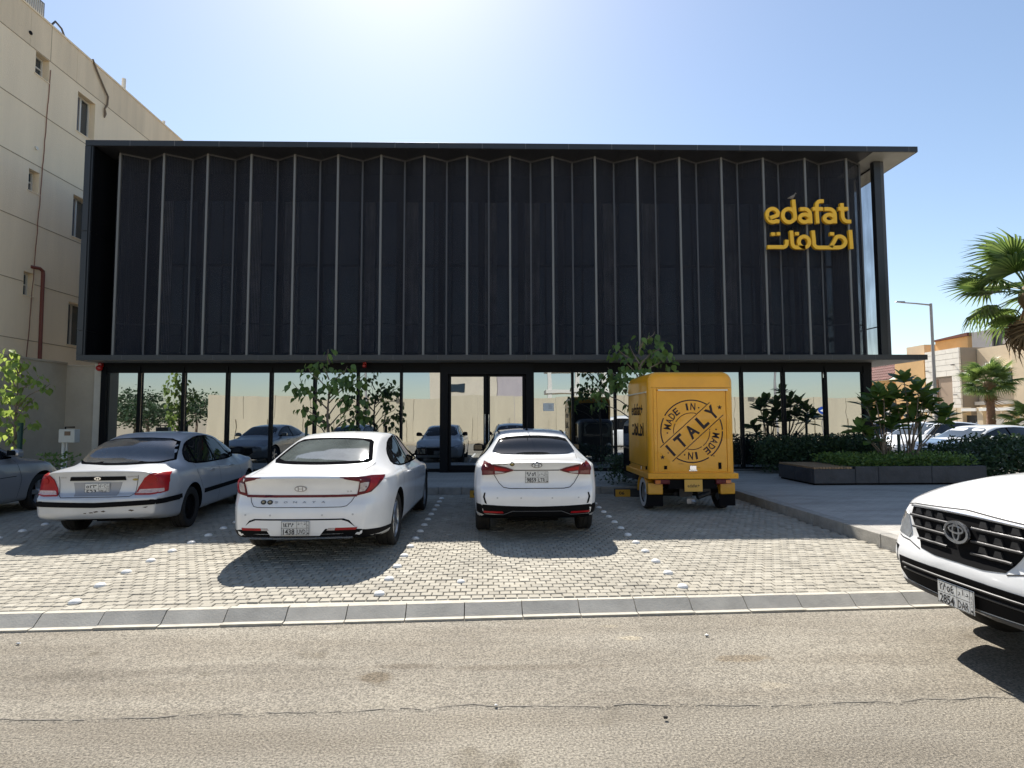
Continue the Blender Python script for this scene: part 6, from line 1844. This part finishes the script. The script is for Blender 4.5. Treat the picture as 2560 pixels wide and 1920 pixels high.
# ------------------------------------------------------------------ villas across the side street (facades face left)
VCRE = mat('cream villa stucco', (.66, .54, .38), .92, var=.07, scale=.8, bump=.3, bscale=20)
VORA = mat('ochre villa stucco', (.64, .41, .19), .92, var=.08, scale=.8, bump=.3, bscale=20)
VSTO = mat('white stone cladding', (.84, .79, .70), .85, var=.06, scale=2)
VSTO2 = mat('stone joint', (.30, .26, .21), .9)
TILE = piece_mat('red roof tile', [(.105, .036, .026), (.17, .062, .046), (.13, .045, .034)], .8, .2, 40, .1)
GREYV = mat('grey render', (.30, .29, .29), .9, var=.1, scale=1)
DK = mat('dark opening', (.02, .02, .022), .6)
def vb(t, x0, x1, y0, y1, z0, z1, name, m, **k):
    l = t.location if t.parent is None else t.parent.location
    return MB().box(x0 - l.x, x1 - l.x, y0 - l.y, y1 - l.y, z0 - l.z, z1 - l.z).build(name, m, t, **k)
# white stone villa
v1 = thing('stone_villa', 'pale stone-clad villa front with a tall dark doorway recess, behind the street lamp', 'house', (36, 43, 0))
wl = vb(v1, 34.25, 44, 41.5, 45.0, 0, 6.84, 'wall', VSTO2)
ya, yb = 41.53, 44.95
dz = .43
z = 2.2
row = 0
while z < 6.80:
    zz = min(z + dz, 6.86)
    for (a, b) in (((ya, 42.1), (42.1, 43.8), (43.8, yb)) if row % 2 else ((ya, 42.8), (42.8, 44.0), (44.0, yb))):
        segs = [(a, b)]
        if z < 4.6:
            segs = [(max(a, lo), min(b, hi)) for lo, hi in ((ya, 42.3), (44.2, yb)) if min(b, hi) - max(a, lo) > .05]
        for p, q_ in segs: vb(wl, 34.12, 34.24, p + .012, q_ - .012, z + .012, zz - .012, 'stone_panel', VSTO)
    z = zz; row += 1
vb(wl, 34.12, 34.24, 41.53, 42.3, 0, 2.19, 'stone_panel', VSTO); vb(wl, 34.12, 34.24, 44.2, 44.95, 0, 2.19, 'stone_panel', VSTO)
vb(wl, 34.20, 34.245, 42.32, 44.18, 0, 4.66, 'door_recess', mat('taupe recess', (.40, .30, .22), .8))
vb(wl, 34.15, 34.24, 43.75, 44.0, 0, 4.6, 'door_jamb', mat('brown jamb', (.20, .11, .065), .7))
for y, z in ((42.0, 5.55), (44.6, 5.3), (41.9, 3.3)):
    vb(wl, 33.85, 34.11, y - .035, y + .035, z, z + .06, 'wall_light', DK)
vb(v1, 37.5, 41, 44.7, 48.1, 6.85, 8.15, 'roof_room', VORA)
MB().hexa([(1.3, 1.5, 8.16), (5.2, 1.5, 8.16), (5.2, 5.3, 8.16), (1.3, 5.3, 8.16)], [(1.3, 1.5, 8.42), (5.2, 1.5, 8.42), (5.2, 5.3, 8.26), (1.3, 5.3, 8.26)]).build('roof_room_cap', TILE, v1)
# ochre villa further back
v2 = thing('ochre_villa', 'ochre stucco villa with a small red tiled roof, left of the stone villa', 'house', (36, 52, 0))
vb(v2, 34.3, 44, 45.3, 48.7, 0, 6.7, 'wall', VORA); vb(v2, 34.7, 44, 45.01, 45.29, 0, 6.5, 'wall', VCRE); vb(v2, 34.9, 44, 48.71, 49.3, 0, 6.9, 'wall', VORA); vb(v2, 34.7, 44, 49.31, 60, 0, 4.75, 'wall', VORA)
vb(v2, 34.5, 44, 49.32, 60, 4.76, 5.0, 'eave', VORA); vb(v2, 37, 39.5, 48.75, 50.9, 6.72, 8.0, 'roof_room', VCRE)
for i in range(7):
    for j in range(24):
        x0 = 34.2 + i * .52; y0 = 49.4 + j * .38
        MB().hexa([(x0 - 36, y0 - 52, 4.98 + i * .3), (x0 + .56 - 36, y0 - 52, 5.28 + i * .3), (x0 + .56 - 36, y0 + .34 - 52, 5.28 + i * .3), (x0 - 36, y0 + .34 - 52, 4.98 + i * .3)],
                  [(x0 - 36, y0 + .04 - 52, 5.08 + i * .3), (x0 + .56 - 36, y0 + .04 - 52, 5.36 + i * .3), (x0 + .56 - 36, y0 + .30 - 52, 5.36 + i * .3), (x0 - 36, y0 + .30 - 52, 5.08 + i * .3)]).build('roof_tile', TILE, v2)
# beige villa to the right
v3 = thing('beige_villa', 'large beige villa with grey roof terrace behind the short palm', 'house', (40, 36, 0))
w3 = vb(v3, 35.4, 46, 37.3, 41.45, 0, 6.72, 'wall', VCRE); vb(v3, 34.2, 46, 26, 37.28, 0, 7.0, 'wall', VCRE)
vb(v3, 37.0, 46, 41.9, 43.7, 6.73, 8.27, 'terrace_wall', GREYV); vb(v3, 37.0, 46, 30, 41.0, 6.73 + .3, 7.6, 'terrace_wall', GREYV); vb(v3, 37.6, 46, 30, 41.0, 7.61, 8.6, 'terrace_wall', GREYV)
vb(v3, 37.1, 37.55, 41.05, 41.85, 6.8, 8.2, 'terrace_opening', DK); vb(v3, 37.55, 37.59, 37.5, 39.6, 7.65, 8.3, 'terrace_window', WGL)
vb(v3, 35.30, 35.39, 38.6, 39.9, 3.7, 4.8, 'window', WGL); vb(v3, 35.1, 35.395, 38.3, 41.0, 5.0, 5.2, 'window_ledge', VSTO)
vb(v3, 34.1, 34.19, 31, 33, 4, 5.4, 'window', WGL); vb(v3, 35.0, 35.395, 37.4, 41.4, 2.55, 2.8, 'ledge', VSTO)
# street boundary wall with gate
bw2 = thing('villa_wall', 'cream villa boundary wall with pillars and tiled ledge across the side street', 'wall', (31, 40, 0))
LEDGE = mat('white ledge', (.80, .78, .73), .8)
for a, b in ((38.3, 56), (24, 35.9)):
    vb(bw2, 30.9, 31.1, a, b, -.1, 1.55, 'wall', VSTO); vb(bw2, 30.6, 31.4, a, b, 2.05, 2.24, 'ledge', LEDGE)
    y = a + .2
    while y < b:
        vb(bw2, 30.95, 31.05, y, y + .12, 1.56, 2.045, 'baluster', VSTO); y += .65
vb(bw2, 30.6, 31.4, 36.15, 37.3, 2.05, 2.24, 'ledge', LEDGE)
for y in (38.05, 37.55, 35.95, 34.0): vb(bw2, 30.7, 31.3, y - .22, y + .22, -.1, 2.3, 'pillar', VCRE)
gt = thing('gate', 'black ornamental metal gate between cream pillars across the side street', 'gate', (31, 36.75, 0))
vb(gt, 30.97, 31.03, 36.2, 36.72, .05, 1.78, 'gate_leaf', DK); vb(gt, 30.97, 31.03, 36.76, 37.3, .05, 1.78, 'gate_leaf', DK)
for y in (36.5, 37.0):
    MB().lathe([(.12, -.01), (.16, 0), (.12, .01)], 12, lambda a, b, c_: (-.05 + c_, y - 36.75 + a, 1.1 + b * 1.6)).build('gate_ornament', GREYL, gt)
# street lamp
LAMPG = mat('galvanised pole', (.34, .32, .31), .5, .5, var=.1, scale=5)
sl = thing('street_lamp', 'tall grey street lamp with a single arm pointing left', 'street lamp', (23.4, 30.2, -.1))
MB().lathe([(.16, 0), (.16, .03), (.10, .04), (.095, 1), (.085, 3), (.07, 7.9), (.0001, 7.92)], 14).build('pole', LAMPG, sl, True)
MB().tube([(0, 0, 7.82), (-.8, 0, 7.90), (-1.5, 0, 7.95)], [.045, .038, .032], 8).build('arm', LAMPG, sl, True)
MB().hexa([(-1.45, -.09, 7.93), (-1.95, -.07, 7.98), (-1.95, .07, 7.98), (-1.45, .09, 7.93)], [(-1.45, -.06, 8.02), (-1.9, -.04, 8.03), (-1.9, .04, 8.03), (-1.45, .06, 8.02)]).build('lamp_head', LAMPG, sl, bevel=.01)

# ------------------------------------------------------------------ across the road, behind the viewer (seen mirrored in the glass)
HOARD = mat('cream site wall', (.49, .435, .325), .92, var=.09, scale=1.2, bump=.3, bscale=15, streak=True)
hw_ = thing('site_wall', 'long cream rendered wall across the road, mirrored in the shop glass', 'wall', (0, -13, 0))
rh = random.Random(8)
x = -22.5
while x < 40:
    ln = rh.uniform(2.2, 3.4)
    hgt = 3.42 + rh.uniform(-.05, .05)
    MB().box(x, x + ln - .03, -.1 + rh.uniform(-.05, .05), .12, -.1, hgt).build('wall_panel', HOARD, hw_)
    MB().box(x - .0, x + ln * .8, .13 + rh.uniform(0, .05), .24, -.1, 1.75 + rh.uniform(-.06, .05)).build('lower_panel', HOARD, hw_)
    x += ln
vg = tag(MB().box(-80, 60, -12.8, -8.62, -.14, -.02).build('verge', SAND), kind='structure')
hb = thing('unfinished_block', 'cream building beyond the site wall, mirrored around the entrance', 'building', (-2, -24, 0))
MB().box(-4.6, 1.8, -5, 2, -.1, 7.6).build('wall', mat('pale render', (.56, .50, .40), .9, var=.08, scale=1), hb)
MB().box(1.81, 4.4, -5, 1.8, -.1, 7.0).build('wall', mat('lilac grey render', (.40, .36, .37), .9, var=.08, scale=1), hb)
MB().box(-3.0, -1.2, 1.95, 2.05, 4.2, 5.0).build('window', WGL, hb)
hb2 = thing('concrete_frame', 'open white concrete frame under construction, mirrored right of the entrance', 'building', (8, -26, 0))
for x_ in (-2.8, 0, 2.8): MB().box(x_ - .2, x_ + .2, -.2, .2, -.1, 6.6).build('column', WFR, hb2)
for z_ in (4.4, 6.62): MB().box(-3.2, 3.4, -3, .3, z_, z_ + .35).build('floor_slab', WFR, hb2)
for i, (X, Y, h_) in enumerate(((-24.5, -15, 3.9), (-27.5, -13, 3.4), (-30, -16, 4.4), (-33, -14, 4.0), (-36.5, -16, 5.0))):
    t = thing('roadside_tree', ['rounded green tree nearest the site wall end', 'lower spreading green tree second from the site wall end', 'tall green tree third from the site wall end', 'broad green tree fourth from the site wall end', 'tallest green tree farthest from the site wall'][i] + ', mirrored in the left glass', 'tree', (X, Y, -.1), 0, 'trees across the road')
    MB().tube([(0, 0, 0), (.1, 0, h_ * .3), (0, .1, h_ * .6)], [.16, .12, .06], 8).build('trunk', BARK, t, True)
    q = random.Random(i + 60)
    pts = []
    for _ in range(1500):
        a, u, r_ = q.uniform(0, 2 * math.pi), q.uniform(-1, 1), q.random() ** .4
        s_ = math.sqrt(1 - u * u)
        bump_ = 1 + .25 * math.sin(3 * a + i) * math.cos(4 * u)
        pts.append((2.3 * r_ * s_ * math.cos(a) * bump_, 2.0 * r_ * s_ * math.sin(a) * bump_, h_ * .66 + h_ * .36 * r_ * u * bump_))
    foliage('crown', DHEDGE, pts, .26, i, t, .6)
for i, (X, Y, lab) in enumerate(((-9.5, -9.2, 'grey street lamp across the road, mirrored at left'), (20.5, -9.4, 'grey street lamp across the road, mirrored at far right'))):
    t = thing('street_lamp', lab, 'street lamp', (X, Y, -.1))
    MB().lathe([(.12, 0), (.10, .05), (.06, 7.5), (.0001, 7.52)], 10).build('pole', LAMPG, t, True)
    MB().tube([(-.9, 0, 7.45), (.9, 0, 7.45)], .03, 6).build('arm', LAMPG, t, True)
    for sx in (-1, 1): MB().box(sx * 1.0 - .25, sx * 1.0 + .25, -.1, .1, 7.42, 7.52).build('lamp_head', LAMPG, t)
bs = thing('road_sign', 'round blue sign with a white arrow across the road, mirrored in the right glass', 'road sign', (22.6, -7.4, -.1))
MB().tube([(0, 0, 0), (0, 0, 2.6)], .03, 8).build('post', LAMPG, bs, True)
sd = MB().lathe([(.0001, 0), (.30, 0), (.30, .01), (.0001, .01)], 28, lambda a, b, c_: (a, .035 + c_, 2.35 + b)).build('sign_disc', mat('sign blue', (.01, .06, .36), .4), bs)
MB().prism([(-.2, 0), (0, .14), (0, .05), (.2, .05), (.2, -.05), (0, -.05), (0, -.14)], 0, .002, lambda a, b, c_: (a, .048 + c_, 2.35 + b)).build('arrow', PAPER, sd)
